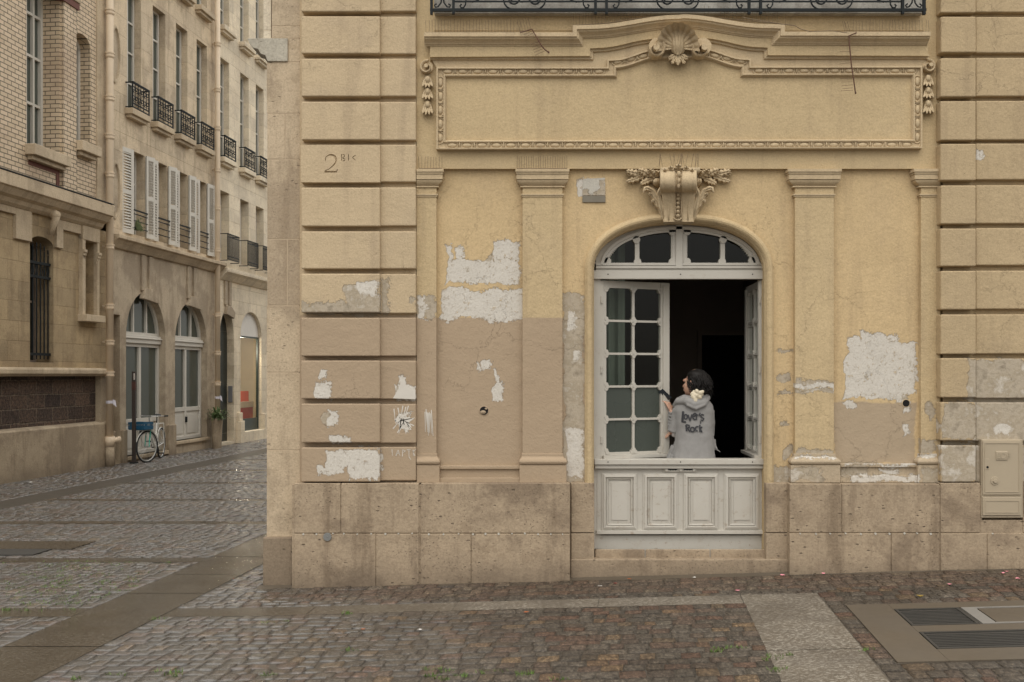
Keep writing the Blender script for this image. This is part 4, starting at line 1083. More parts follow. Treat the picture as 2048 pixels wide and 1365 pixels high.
# casement leaf, built closed in local coordinates: x from hinge, y = thickness, z up
W_, H_ = .725, (918-561)/F*(D-TW)
def casement(hx, hy, hz, ang, flip, lab):
    f = MB(); st = .065; z_ = 0
    sx = -1 if flip else 1
    bx = lambda mb, x0, x1, y0, y1, z0, z1: mb.box(min(sx*x0, sx*x1), max(sx*x0, sx*x1), y0, y1, z0, z1)
    bx(f, 0, .05, 0, .045, 0, H_); bx(f, W_-.095, W_, 0, .045, 0, H_); bx(f, W_-.075, W_-.01, -.014, 0, .03, H_-.03)
    bx(f, .05, W_-.10, 0, .045, 0, .055); bx(f, .05, W_-.10, 0, .045, H_-.065, H_)
    bx(f, .0, W_, -.05, .0, .0, .028)                      # weather bar at the foot
    xm = (.05+W_-.10)/2; cols_ = (.05, xm, W_-.10); rws = [.055+(H_-.12)*i/5 for i in range(6)]
    bx(f, xm-.012, xm+.012, .004, .034, .05, H_-.06)
    for z in rws[1:-1]: bx(f, .05, W_-.10, .003, .035, z-.010, z+.010)
    for i, z in enumerate(rws):
        for j, x in enumerate(cols_):
            for (ox, oz) in ((0, .022), (0, -.022), (.017, 0), (-.017, 0)) if (j == 1) else ((0, .020), (0, -.020), ((.010 if j == 0 else -.010), 0)):
                if (i == 0 and oz < 0) or (i == 5 and oz > 0): continue
                c = (sx*(x+ox), z+oz); f.prism([(c[0]+.019*cos(2*pi*k/12), c[1]+.019*sin(2*pi*k/12)) for k in range(12)], -.004-.001*(oz > 0)-.0015*(ox > 0)-.0007*j, .038)
    mat = Matrix.Translation((hx, hy, hz)) @ Matrix.Rotation(ang, 4, 'Z')
    o = f.build('casement', M_white, None); o.matrix_basis = mat
    attach(o, window)
    if lab: tag(o, lab)
    return o, mat, sx, cols_, rws
def pane(mat, sx, x0, x1, z0, z1, m, par=None):
    b = MB(); b.add([(sx*x0, .02, z0), (sx*x1, .02, z0), (sx*x1, .02, z1), (sx*x0, .02, z1)], [(0, 1, 2, 3)])
    o = b.build('pane', m, None); o.matrix_basis = mat; attach(o, window)
zc = Z(918, TW); 
o, mat, sx, cs_, rws = casement(X(1203, TW-.02), D-TW+.02, zc, R(22), False, None)
for i in range(5):
    for j in range(2): pane(mat, sx, cs_[j], cs_[j+1], rws[i], rws[i+1], M_dullg if i < 2 else M_glass)
o, mat, sx, cs_, rws = casement(X(1520, TW-.02), D-TW+.02, zc, R(-93), True, None)
for j in range(2): pane(mat, sx, cs_[j], cs_[j+1], rws[0], rws[5], M_glass)
for z in (Z(600, TW), Z(740, TW), Z(880, TW)):
    for x in (1203, 1520): b = MB(); b.tube([(X(x, TW), D-TW, z-.03), (X(x, TW), D-TW, z+.03)], .009, 8); b.build('hinge', M_white, window)

# ------------------------------------------------------------------ electricity cabinet
M_cab = plain('cabinet_beige_paint', (.40, .33, .235), .5, .1)
cb = thing('utility_cabinet', 'beige metal utility cabinet with two doors let into the wall at the right edge', 'cabinet', (X(2004, .16), D-.16, Z(1035, .16)))
t = .152
b = MB(); b.box(X(1963, t), X(2046, t), D-t, D-.05, Z(1036, t), Z(879, t)); b.build('casing', M_cab, cb, bevel=.004)
b = MB(); fbox(b, 1966, 2042, 882, 990, t+.014, t-.01); dd = b.build('door', M_cab, cb, bevel=.003)
b = MB(); b.sweep([XZ(*p, t+.014) for p in [(1969, 886), (2039, 886), (2039, 985), (1969, 985)]], [(0, t+.012), (0, t+.019), (.006, t+.019), (.006, t+.012)], closed=True); b.build('door_rim', M_cab, dd)
b = MB(); fbox(b, 1992, 2016, 903, 921, t+.022, t); b.build('plate', M_cab, dd, bevel=.006)
tc = bpy.data.curves.new('plate_lettering', 'FONT'); tc.body = 'EDF'; tc.size = .072; tc.extrude = .0022; tc.align_x = 'CENTER'; tc.align_y = 'CENTER'
to = bpy.data.objects.new('tmp', tc); COL.objects.link(to); dg = bpy.context.evaluated_depsgraph_get(); tm = bpy.data.meshes.new_from_object(to.evaluated_get(dg)); bpy.data.objects.remove(to)
tm.materials.clear(); tm.materials.append(M_cab); to = bpy.data.objects.new('plate_lettering', tm); COL.objects.link(to)
to.location = (X(2004, t), D-t-.0235, Z(912, t)); to.rotation_euler = (R(90), 0, 0); attach(to, dd)
b = MB(); b.disc(XZ(1988, 962, t), .038, D-t-.020, D-t-.01, 24); b.prism([(X(1988, t)+.021*cos(R(60*k)), Z(962, t)+.021*sin(R(60*k))) for k in range(6)], D-t-.032, D-t-.01); b.build('knob', M_cab, dd, bevel=.003)
b = MB(); fbox(b, 1968.5, 1978, 918, 939, t+.018, t); b.build('lock_plate', M_cab, dd, bevel=.001)
b = MB(); b.disc(XZ(1973, 934.5, t), .011, D-t-.0195, D-t-.01, 12); b.build('keyhole', M_black, dd)
b = MB(); fbox(b, 1966, 2043, 995, 1031, t+.014, t-.01); d2 = b.build('door', M_cab, cb, bevel=.003)
b = MB(); b.sweep([XZ(*p, t+.014) for p in [(1970, 1001), (2039, 1001), (2039, 1026), (1970, 1026)]], [(0, t+.012), (0, t+.018), (.007, t+.018), (.007, t+.012)], closed=True); b.build('door_rim', M_cab, d2)

# ================================================================== the side street's left-hand houses
def wallh(mb, s0, s1, z0, z1, n, holes, fill=True):
    """wall sheet with rectangular or arched openings (a, b, c, d, depth, rise) and their reveals"""
    S_ = sorted({s0, s1, *[h[0] for h in holes], *[h[1] for h in holes]}); Z_ = sorted({z0, z1, *[h[2] for h in holes], *[h[3] for h in holes]})
    S_ = [v for v in S_ if s0 <= v <= s1]; Z_ = [v for v in Z_ if z0 <= v <= z1]
    for a, b in zip(S_[:-1], S_[1:]):
        for c, d in zip(Z_[:-1], Z_[1:]):
            ms, mz = (a+b)/2, (c+d)/2
            if any(h[0] < ms < h[1] and h[2] < mz < h[3] for h in holes): continue
            mb.add([(a, n, c), (b, n, c), (b, n, d), (a, n, d)], [(0, 1, 2, 3)])
    for (a, b, c, d, dep, rise) in holes:
        top = hole_top(a, b, d, rise); nb = n+dep
        if rise:
            for (p, q), (r, s) in zip(top[:-1], top[1:]): mb.add([(p, n, q), (r, n, s), (r, n, d), (p, n, d)], [(0, 1, 2, 3)])
        ring = [(a, c)]+top+[(b, c)]
        for (p, q), (r, s) in zip(ring, ring[1:]+ring[:1]): mb.add([(p, n, q), (r, n, s), (r, nb, s), (p, nb, q)], [(0, 1, 2, 3)])
def hole_top(a, b, d, rise):
    if not rise: return [(a, d), (b, d)]
    return [((a+b)/2-(b-a)/2*cos(pi*k/16), d-rise+rise*sin(pi*k/16)) for k in range(17)]
def panel(mb, a, b, c, d, n, rise=0):       # flat sheet filling an opening
    r = [(a, c)]+hole_top(a, b, d, rise)+[(b, c)]; mb.add([(p, n, q) for p, q in r], [tuple(range(len(r)))])
def frame_bars(mb, a, b, c, d, n, th, vs=(), hs=(), rise=0, dep=.05, vth=.035):
    mb.box(a, a+th, n-dep, n, c, d-rise*.9); mb.box(b-th, b, n-dep, n, c, d-rise*.9); mb.box(a+th, b-th, n-dep, n, c, c+th)
    if rise:
        t = hole_top(a, b, d, rise); t2 = hole_top(a+th, b-th, d-th, rise-th*.3)
        for (p, q), (r, s), (p2, q2), (r2, s2) in zip(t[:-1], t[1:], t2[:-1], t2[1:]): mb.add([(p, n-dep, q), (r, n-dep, s), (r2, n-dep, s2), (p2, n-dep, q2), (p2, n, q2), (r2, n, s2)], [(0, 1, 2, 3), (3, 2, 5, 4)])
    else: mb.box(a+th, b-th, n-dep, n, d-th, d)
    for v in vs:
        s = a+(b-a)*v; k = d if not rise else (d-rise+rise*math.sqrt(max(0, 1-(2*v-1)**2)))
        mb.box(s-vth/2, s+vth/2, n-dep*.9, n, c+th, k-th*.7)
    for h in hs: z = h; mb.box(a+th, b-th, n-dep*.85, n, z-vth/2, z+vth/2)
def window_part(par, a, b, c, d, n, th=.05, vs=(), hs=(), rise=0, glass=None, dep=.05, vth=.035, lab=None, mat=None):
    f = MB(xf=LF); frame_bars(f, a, b, c, d, n, th, vs, hs, rise, dep, vth); o = f.build('window', mat or M_wht2, par)
    g = MB(xf=LF); panel(g, a+.01, b-.01, c+.01, d-.01, n-.012, rise); g.build('pane', glass or M_gglass, o)
    if lab: tag(o, lab)
    return o
TOPZ = 15.0
# ---- brick house (nearest)
brk = thing('brick_house', 'yellow brick house with a coursed stone ground floor, nearest on the left', 'building', LF((19.2, 0, 0)))
W1 = (LS(53), LS(119), 6.12, 10.2, .45, .35); W2 = (LS(148), LS(181), 6.55, 8.75, .33, .22); W0 = (LS(53)-4.2, LS(53)-3.2, 6.12, 10.2, .45, .35)
S0, S1 = 11.0, LS(192)
m = MB(xf=LF); wallh(m, S0, S1, 5.3, TOPZ, 0, [W0, W1, W2]); m.build('brick_wall', M_brick, brk)
m = MB(xf=LF); m.box(LS(191)+.02, LS(217), -.03, .3, 5.35, TOPZ); m.build('stone_pilaster', M_trimL, brk)
for (a, b, c, d, dep, rise), vs, hs in ((W0, (.33, .5, .67), (7.0, 7.9, 8.75)), (W1, (.27, .5, .73), (7.05, 7.95, 8.75)), (W2, (.5,), (7.4,))):
    window_part(brk, a, b, c, d, dep-.03, .07, vs, hs, rise, M_gglass, .08, .05)
m = MB(xf=LF)   # projecting brick pier beyond the big window
a, b = W1[1]+.03, LS(147)
m.box(a, b, -.07, .02, 5.35, 9.2); m.build('brick_pier', M_brick, brk, bevel=.004)
m = MB(xf=LF)
for a, b, z in ((LS(50), LS(124), 6.12), (LS(147), LS(186), 6.55)):
    m = MB(xf=LF); m.box(a, b, -.20, .35, z-.20, z); m.box(a+.06, b-.06, -.12, .0, z-.28, z-.2); m.build('window_sill', M_trimL, brk, bevel=.012)
m = MB(xf=LF); m.box(LS(92), LS(151), -.12, .06, 9.25, 9.85); m.build('stone_lintel', M_trimL, brk, bevel=.015)
m = MB(xf=LF)
for q_ in ((LS(94), LS(150), -.10, .05, 9.12, 9.24), (LS(94), LS(150), -.09, .05, 9.86, 10.3), (LS(20), LS(50), -.015, .0, 9.75, 9.9), (LS(-10), LS(44), -.015, .0, 10.1, 10.25), (W1[0]+.05, W1[1]-.12, -.015, .02, 5.76, 5.84), (W1[1]-.12, W1[1]-.02, -.015, .02, 5.38, 5.84)):
    m = MB(xf=LF); m.box(*q_); m.build('red_brick_band', M_red, brk)
# string course and cornice
m = MB(xf=LF); sE = LS(217)
m.loft([[(s, n, z) for n, z in ((.1, 5.42), (-.34, 5.40), (-.34, 5.18), (-.30, 5.16), (-.22, 5.06), (-.14, 5.02), (-.10, 4.95), (-.04, 4.90), (.1, 4.9))] for s in (S0, LS(197))])
m.build('string_course', M_trimL, brk, bevel=.006)
m = MB(xf=LF); m.box(S0, LS(197), -.35, -.02, 5.415, 5.43); m.build('lead_flashing', M_steel, brk)
# ground floor
G1 = (LS(63), LS(110), 2.14, 4.50, .42, .16); G2 = (LS(166), LS(190), 3.12, 4.62, .28, 0); G0 = (LS(63)-3.9, LS(63)-3.0, 2.14, 4.50, .42, .16)
m = MB(xf=LF); wallh(m, S0, sE, 2.03, 4.92, .03, [G0, G1, G2]); m.build('coursed_wall', M_lsc, brk)
for a, b, c, d in ((G1[0]-.5, G1[0]-.02, 4.35, 4.9), (G1[1]+.02, G1[1]+.24, 4.35, 4.9), (LS(108)+.2, LS(160), 4.72, 4.9), (S0, G1[0]-.5, 4.78, 4.9)):
    m = MB(xf=LF); m.box(a, b, -.03, .05, c, d); m.build('wall_panel_border', M_trimL, brk, bevel=.008)
m = MB(xf=LF); m.box(LS(160), LS(166), -.06, .05, 3.1, 4.7); m.box(LS(190), LS(194), -.06, .05, 3.1, 4.7); m.box(LS(160), LS(194), -.07, .05, 4.62, 4.9); m.build('niche_frame', M_trimL, brk, bevel=.01)
m = MB(xf=LF)
for s in (LS(163), LS(192)):
    for k in range(4): m.box(s-.055, s+.055, -.10+.02*k, .0, 4.36-.06*k, 4.42-.06*k)
m.build('niche_brackets', M_trimL, brk, bevel=.006)
m = MB(xf=LF); panel(m, *G2[:4], .30); m.build('niche_back', M_lsc, brk)
m = MB(xf=LF); m.box(LS(158), LS(196), -.17, .05, 2.98, 3.12); m.build('niche_sill', M_trimL, brk, bevel=.01)
m = MB(xf=LF); m.tube([(LS(96), -.08, 4.98), (LS(96), -.16, 4.86), (LS(96), -.10, 4.72), (LS(96), -.06, 4.55)], [.10, .075, .06, .05], 10); m.ell((LS(96), -.15, 4.93), .10, .09, .09); m.build('corbel', M_trimL, brk, smooth=True)
for g in (G0, G1):
    window_part(brk, g[0], g[1], g[2], g[3], .43, .05, (.5,), (3.3,), g[5], M_dglass, .05, .04, mat=M_dark)
    m = MB(xf=LF)
    for k in range(6):
        s = g[0]+.07+(g[1]-g[0]-.14)*k/5; m.tube([(s, .10, 2.2), (s, .10, 4.18+.1*sin(pi*k/5))], .013, 6); m.ell((s, .10, 4.24+.1*sin(pi*k/5)), .014, .014, .06, 6, 5)
    for z in (2.27, 3.72, 3.98): m.box(g[0]+.02, g[1]-.02, .075, .125, z, z+.05)
    for k in range(10):
        s = g[0]+.06+(g[1]-g[0]-.12)*k/9; m.tube([(s, .10, 3.77), (s+.03, .10, 3.87), (s, .10, 3.98)], .009, 5)
    m.build('window_grille', M_iron, brk)
m = MB(xf=LF); m.loft([[(s, n, z) for n, z in ((.1, 2.05), (-.10, 2.04), (-.12, 2.0), (-.12, 1.93), (-.06, 1.88), (.1, 1.88))] for s in (S0, LS(208))]); m.build('ledge', M_trimL, brk, bevel=.008)
m = MB(xf=LF); m.box(S0, LS(200), .10, .2, .9, 1.9); m.build('rough_stone_course', M_rub, brk)
m = MB(xf=LF); m.box(LS(200), LS(216), -.02, .2, .9, 1.9); m.build('wall_end', M_base, brk)
m = MB(xf=LF); m.loft([[(s, n, z) for n, z in ((.2, .96), (-.04, .92), (-.07, .89), (-.07, -.3), (.2, -.3))] for s in (S0, LS(218))]); m.build('basement_wall', M_base, brk, bevel=.008)
m = MB(xf=LF); m.box(S0, LS(217), .5, 6, -.3, TOPZ); m.build('house_body', M_lsd, brk)

# ---- limestone house with the shuttered windows
def balconette(par, sc, wd, z0, z1, n=-.16):
    m = MB(xf=LF); a, b = sc-wd/2, sc+wd/2
    for z in (z0, z1-.02, z0+.08): m.box(a, b, n-.012, n+.012, z, z+.022)
    m.box(a, b, n-.02, n+.02, z1, z1+.025)
    for s in (a, b): m.box(s-.012, s+.012, n-.012, 0, z1-.01, z1+.015); m.box(s-.012, s+.012, n-.012, n+.012, z0-.03, z1); m.box(s-.01, s+.01, n, 0, z0, z0+.02)
    for k in range(3):
        c = a+wd*(k+.5)/3
        for sg in (-1, 1):
            for (dz, r) in ((.16, .075), (.36, .075)):
                pts = []
                for i in range(13):
                    an = -pi/2+sg*2*pi*1.15*i/12; rr = r*(1-.72*i/12); pts.append((c+sg*.055+rr*cos(an), n, z0+dz+.05+rr*sin(an)))
                m.tube(pts, .010, 5)
        m.tube([(c, n, z0+.08), (c, n, z1)], .008, 5)
    for k in range(4): c = a+wd*k/3; m.tube([(c, n, z0), (c, n, z1)], .009, 5)
    return m.build('balconette', M_iron, par)
def shutter_mesh(wd, h):
    m = MB(); st = .055
    m.box(0, st, -.02, .02, 0, h); m.box(wd-st, wd, -.02, .02, 0, h)
    for z in (0, h*.46, h-.10): m.box(st, wd-st, -.019, .019, z, z+.10)
    z = .12
    while z < h-.12:
        if not (h*.46-.03 < z < h*.46+.11): m.obox((wd/2, 0, z+.02), (1, 0, 0), (0, .6, -.8), (0, .8, .6), wd/2-st-.001, .028, .005)
        z += .062
    return m
def storeyhouse(tag_, s0, s1, wins, mat, shutters, zc, holes_low, thin):
    """upper storeys: fills wall, windows, sills; returns the wall mesh"""
    hs = []
    for sc, wd in wins:
        a, b = sc-wd/2, sc+wd/2
        hs += [(a, b, 5.05, 6.85, .30, 0), (a, b, 7.72, 10.4, .30, 0), (a, b, 11.25, 13.4, .30, 0)]
    return hs
stn = thing('stone_house', 'limestone house with louvred shutters, iron balconettes and two arched shop doors, beyond the brick house', 'building', LF((24, 0, 0)))
A0, A1_ = LS(217)+.01, LS(437)-.0
ups = [22.2, 23.36, 24.52, 25.65]; ups = [u*1.0076-.14 for u in ups]
low1 = [(LS(264), LS(289)), (LS(313), LS(334)), (LS(356), LS(375)), (LS(397), LS(412))]
WD = .62
hs = [(u-WD/2, u+WD/2, 7.72, 10.42, .30, 0) for u in ups]+[(u-WD/2, u+WD/2, 11.25, 13.6, .30, 0) for u in ups]+[(a, b, 5.02, 6.86, .28, 0) for a, b in low1]
m = MB(xf=LF); wallh(m, A0, A1_, 4.62, TOPZ, 0, hs); m.build('upper_wall', M_ls1, stn)
for u in ups:
    for z0, z1 in ((7.72, 10.42), (11.25, 13.6)):
        window_part(stn, u-WD/2+.02, u+WD/2-.02, z0, z1, .20, .05, (.5,), [z0+(z1-z0)*k/4 for k in (1, 2, 3)], 0, M_gglass, .05, .04)
        m = MB(xf=LF); m.box(u-WD/2-.1, u+WD/2+.1, -.19, .25, z0-.13, z0); m.box(u-WD/2-.06, u+WD/2+.06, -.13, .0, z0-.20, z0-.13); m.build('window_sill', M_trimL, stn, bevel=.01)
        if z0 < 11: balconette(stn, u, WD+.12, z0+.02, z0+.56)
sh0 = None; SHW = .30
for i, (a, b) in enumerate(low1):
    window_part(stn, a+.01, b-.01, 5.02, 6.86, .24, .05, (.5,), (5.6, 6.2), 0, M_gglass, .05, .035)
    for j, (s, ang) in enumerate(((a, 0), (b, 0))):
        if sh0 is None:
            sh0 = shutter_mesh(.27, 1.86).build('shutter', M_shut, None)
        # leaf folded back against the wall: hinge at the jamb
        fold = R([172, 168, 166, 150][i]) if j == 0 else R([14, 16, 12, 6][i])
        mat = LM(s+(-.01 if j == 0 else .01), -.035, 5.0) @ Matrix.Rotation(fold if j == 0 else -fold, 4, 'Z') @ Matrix.Diagonal((1.7 if i+j == 0 else 1.3 if (i, j) == (3, 1) else 1, 1, 1, 1))
        if i == 0 and j == 0: sh0.matrix_basis = mat; attach(sh0, stn)
        else: copy_part(sh0, stn, mat)
    m = MB(xf=LF)
    for z in (5.15, 5.3, 5.45): m.box(a-.02, b+.02, -.07, -.05, z, z+.018)
    m.box(a-.02, b+.02, -.075, -.045, 5.53, 5.56); m.build('window_guard_rail', M_iron, stn)
m = MB(xf=LF)
for k in range(140): u_, v_, w_ = LS(271)+random.gauss(0, .07), random.uniform(-.1, .0), 5.1+abs(random.gauss(0, .10)); m.add([(u_, v_, w_), (u_+.03, v_-.02, w_+.02), (u_+.02, v_, w_+.06)], [(0, 1, 2)])
m.build('window_box_greenery', plain('dull_foliage', (.08, .10, .035), .8, .4, sc=30), stn)
m = MB(xf=LF); m.loft([[(s, n, z) for n, z in ((.1, 4.90), (-.24, 4.88), (-.24, 4.80), (-.18, 4.77), (-.12, 4.70), (-.06, 4.62), (.1, 4.6))] for s in (A0, A1_)]); m.build('cornice', M_trimL, stn, bevel=.008)
def oval(z):
    m = MB(xf=LF); s = LS(229); pts = lambda k: [(s+.16*k*cos(2*pi*i/24), z+.55*k*sin(2*pi*i/24)) for i in range(24)]
    p, q = pts(1.15), pts(1); m.loft([[(a, -.02, b) for a, b in p], [(a, -.05, b) for a, b in q], [(a, -.004, b) for a, b in q]], cap=False); o = m.build('oval_niche', M_trimL, stn, smooth=True)
    m = MB(xf=LF); m.add([(a, -.006, b) for a, b in q], [tuple(range(24))]); m.build('niche_shade_panel', M_lsd, o)  # darker stone colour paints the shadow inside the shallow oval niche
oval(8.75); oval(5.85)
# ground floor: arches
AR1 = (LS(252), LS(331), .12, 3.78, .26, 1.05); AR2 = (LS(350), LS(414), .30, 3.72, .26, 1.05); SD = (LS(222), LS(240), .0, 3.2, .25, 0)
m = MB(xf=LF); wallh(m, A0, A1_, -.3, 4.62, .0, [SD, AR1, AR2]); m.build('lower_wall', M_lsd, stn)
m = MB(xf=LF); panel(m, *SD[:4], .26); m.build('side_door', M_lsd, stn)
for g in (AR1, AR2):
    c = (g[0]+g[1])/2
    for k in (-.2, .14): m = MB(xf=LF); m.box(c+k-.09, c+k+.09, -.05, .02, 3.80, 4.6); m.build('pilaster_strip', M_lsd, stn, bevel=.01)
    m = MB(xf=LF); m.prism([(c-.30, 3.62), (c+.42, 3.55), (c+.5, 3.72), (c+.2, 3.86), (c-.2, 3.86)], -.09, .02); m.build('keystone', M_lsd, stn, bevel=.01)
    n = .22; a, b = g[0]+.01, g[1]-.01; zt_ = 2.72
    f = MB(xf=LF); frame_bars(f, a, b, zt_+.08, g[3], n, .07, (.34, .67), (), g[5], .07, .05); o = f.build('fanlight', M_wht2, stn)
    q = MB(xf=LF); panel(q, a, b, zt_+.08, g[3], n-.01, g[5]); q.build('pane', M_gglass, o)
    f = MB(xf=LF); f.box(a, b, n-.12, n, zt_-.10, zt_+.08); f.box(a, b, n-.15, n, zt_+.0, zt_+.03); f.build('transom', M_wht2, stn, bevel=.008)
    f = MB(xf=LF); frame_bars(f, a, b, g[2], zt_-.10, n, .08, (.5,), (g[2]+.75,), 0, .07, .10)
    f.box(a+.08, b-.08, n-.03, n, g[2], g[2]+.72)
    for k in (.29, .71): s = a+(b-a)*k; w2 = (b-a)*.14; f.box(s-w2, s+w2, n-.045, n-.0301, g[2]+.14, g[2]+.62)
    o = f.build('glazed_door', M_wht2, stn, bevel=.004)
    q = MB(xf=LF); q.add([(a+.05, n-.012, g[2]+.7), (b-.05, n-.012, g[2]+.7), (b-.05, n-.012, zt_-.12), (a+.05, n-.012, zt_-.12)], [(0, 1, 2, 3)]); q.build('pane', M_gglass, o)
    f = MB(xf=LF); f.box(a+(b-a)*.5-.03, a+(b-a)*.5+.03, n-.10, n-.06, g[2]+.42, g[2]+.56); f.build('handle', M_iron, o)
    f = MB(xf=LF); f.box(g[0]-.02, g[1]+.06, -.06, .45, g[2]-.08, g[2]); f.build('door_step', M_trimL, stn, bevel=.01)
for a, b in ((AR1[1]+.05, AR2[0]-.05), (LS(241), AR1[0]-.05), (SD[1]-.5, SD[1]-.3)):
    m = MB(xf=LF); m.box(a, b, -.07, .02, -.3, .72); m.build('pier_foot', M_base, stn, bevel=.02)
m = MB(xf=LF); m.box(A0, A1_, .45, 6, -.3, TOPZ); m.build('house_body', M_lsd, stn)

# ---- paler house beyond, with the shop
far = thing('pale_house', 'pale limestone house beyond the second drainpipe, with a dark archway and a lit shop window', 'building', LF((30, 0, 0)))
B0, B1 = LS(437)+.01, 50.
ups2 = [26.92*1.0076, 28.3*1.0076, 29.45*1.0076, 30.6*1.0076, 31.75*1.0076, 33.6, 35.2, 36.8, 38.4, 40.]
hs = []
for u in ups2: hs += [(u-WD/2, u+WD/2, 7.72, 10.42, .30, 0), (u-WD/2, u+WD/2, 11.25, 13.6, .30, 0), (u-WD/2, u+WD/2, 5.02, 6.86, .28, 0)]
m = MB(xf=LF); wallh(m, B0, B1, 4.55, TOPZ, 0, hs); m.build('upper_wall', M_ls2, far)
for u in ups2:
    for z0, z1 in ((7.72, 10.42), (11.25, 13.6), (5.02, 6.86)):
        window_part(far, u-WD/2+.02, u+WD/2-.02, z0, z1, .20 if z0 > 7 else .27, .05, (.5,), [z0+(z1-z0)*k/4 for k in (1, 2, 3)], 0, M_gglass, .05, .04)
        if z0 > 7:
            m = MB(xf=LF); m.box(u-WD/2-.1, u+WD/2+.1, -.19, .25, z0-.13, z0); m.box(u-WD/2-.06, u+WD/2+.06, -.13, .0, z0-.20, z0-.13); m.build('window_sill', M_ls2, far, bevel=.01)
            if z0 < 11: balconette(far, u, WD+.12, z0+.02, z0+.56)
    m = MB(xf=LF); a, b = u-WD/2-.08, u+WD/2+.08
    for z in (4.98, 5.06, 5.58, 5.66): m.box(a, b, -.26, -.24, z, z+.022)
    for k in range(12): s = a+(b-a)*k/11; m.box(s-.008, s+.008, -.258, -.242, 4.98, 5.66)
    for s in (a, b): m.box(s-.01, s+.01, -.25, .0, 4.95, 4.97); m.box(s-.01, s+.01, -.25, .0, 5.66, 5.68)
    m.build('window_basket', M_iron, far)
m = MB(xf=LF); m.loft([[(s, n, z) for n, z in ((.1, 4.80), (-.26, 4.76), (-.26, 4.66), (-.18, 4.60), (-.10, 4.52), (-.04, 4.46), (.1, 4.45))] for s in (B0, B1)]); m.build('cornice', M_ls2, far, bevel=.008)
GA = (LS(440)-.02, LS(468), .08, 3.65, .22, .75); GB = (LS(481), LS(523), .30, 3.72, .16, .70)
m = MB(xf=LF); wallh(m, B0, B1, -.3, 4.55, .0, [GA, GB]); m.build('lower_wall', M_ls2, far)
m = MB(xf=LF); panel(m, *GA[:4], .20, GA[5]); m.build('dark_door', plain('dark_green_door', (.018, .024, .02), .4, .3), far)
m = MB(xf=LF); c = (GA[0]+GA[1])/2; m.prism([(c-.2, 3.55), (c+.32, 3.45), (c+.38, 3.62), (c+.1, 3.78), (c-.15, 3.78)], -.09, .02); m.box(c-.22, c-.06, -.05, .02, 3.8, 4.45); m.box(c+.06, c+.22, -.05, .02, 3.8, 4.45); m.build('keystone', M_lsd, far, bevel=.01)
m = MB(xf=LF); m.box(GA[1]-.24, GA[1]-.16, .1, .2, 1.1, 1.5) if False else m.box(GA[1]-.02, GA[1]-.004, .04, .16, 1.15, 1.6); m.build('entry_panel', plain('grey_panel', (.2, .2, .21), .4), far)
m = MB(xf=LF); a, b = GB[0], GB[1]; r = [(a, 3.02)]+hole_top(a, b, GB[3], GB[5])+[(b, 3.02)]; m.prism(r, .10, .16); m.build('tympanum', plain('white_tympanum', (.68, .65, .60), .8), far)
f = MB(xf=LF); frame_bars(f, a, b, .30, 3.02, .15, .05, (), (.62,), 0, .06, .05); f.box(a, b, .10, .15, .30, .60); o = f.build('shop_window', plain('dark_green_paint', (.03, .045, .04), .35), far)
q = MB(xf=LF); q.add([(a+.03, .13, .6), (b-.03, .13, .6), (b-.03, .13, 3.0), (a+.03, .13, 3.0)], [(0, 1, 2, 3)]); q.build('pane', M_shopg, o)
m = MB(xf=LF)
for k, (z0, z1, dn) in enumerate(((-.3, .30, .10), (-.3, .75, .06))): m.box(b if k else a-.08, b+.2 if k else b+.08, -dn-.05*k, .02, z0, z1)
m.box(a-.28, a-.02, -.14, .02, -.3, .62); m.box(a-.26, a-.04, -.09, .02, .62, .85); m.build('pier_foot', M_ls2, far, bevel=.015)
# shop interior
m = MB(xf=LF); I0, I1, n0, n1 = a-1.6, b+2.6, .18, 3.2
m.add([(I0,n0,.3),(I1,n0,.3),(I1,n1,.3),(I0,n1,.3),(I0,n0,3.1),(I1,n0,3.1),(I1,n1,3.1),(I0,n1,3.1)], [(0,1,2,3),(4,5,6,7),(3,2,6,7),(0,3,7,4),(1,2,6,5)])
m.build('shop_room', plain('warm_plaster_room', (.66, .60, .48), .8, .06), far)
m = MB(xf=LF); m.box(a-.3, b+1.6, .9, 1.5, .3, .9); m.build('counter', plain('red_counter', (.42, .05, .035), .5, .1), far)
m = MB(xf=LF); m.box(a-.3, b+1.6, .88, 1.52, .9, 1.08); m.box(a-.3, b+1.6, .9, 1.5, .31, .45); m.build('counter_trim', plain('pale_trim', (.6, .55, .48), .5), far)
m = MB(xf=LF); m.box(a-.2, b+1.5, 1.0, 1.4, 1.081, 1.40); m.build('red_display', plain('orange_display', (.75, .14, .08), .5, .1), far)
m = MB(xf=LF); random.seed(3)
for k in range(26): m.ell((a+.45+random.uniform(-.25, .3), 1.1+random.uniform(-.1, .1), 1.46+random.uniform(-.05, .14)), .07, .06, .05, 6, 5)
m.build('shop_plant', plain('dark_plant', (.03, .06, .02), .8, .4), far)
m = MB(xf=LF)
for k in range(34):
    an, e2 = random.uniform(0, 2*pi), random.uniform(-.6, .6); m.tube([(a+.5, 1.2, 2.35), (a+.5+.34*cos(an)*cos(e2), 1.2+.2*sin(an), 2.35+.2*sin(e2))], .012, 4)
m.build('pendant_lamp', plain('lilac_pendant', (.35, .28, .36), .7), far)
em = N('lamp_glow'); em.set(color=(1, .8, .5), emit=(1, .72, .40), estr=22.)
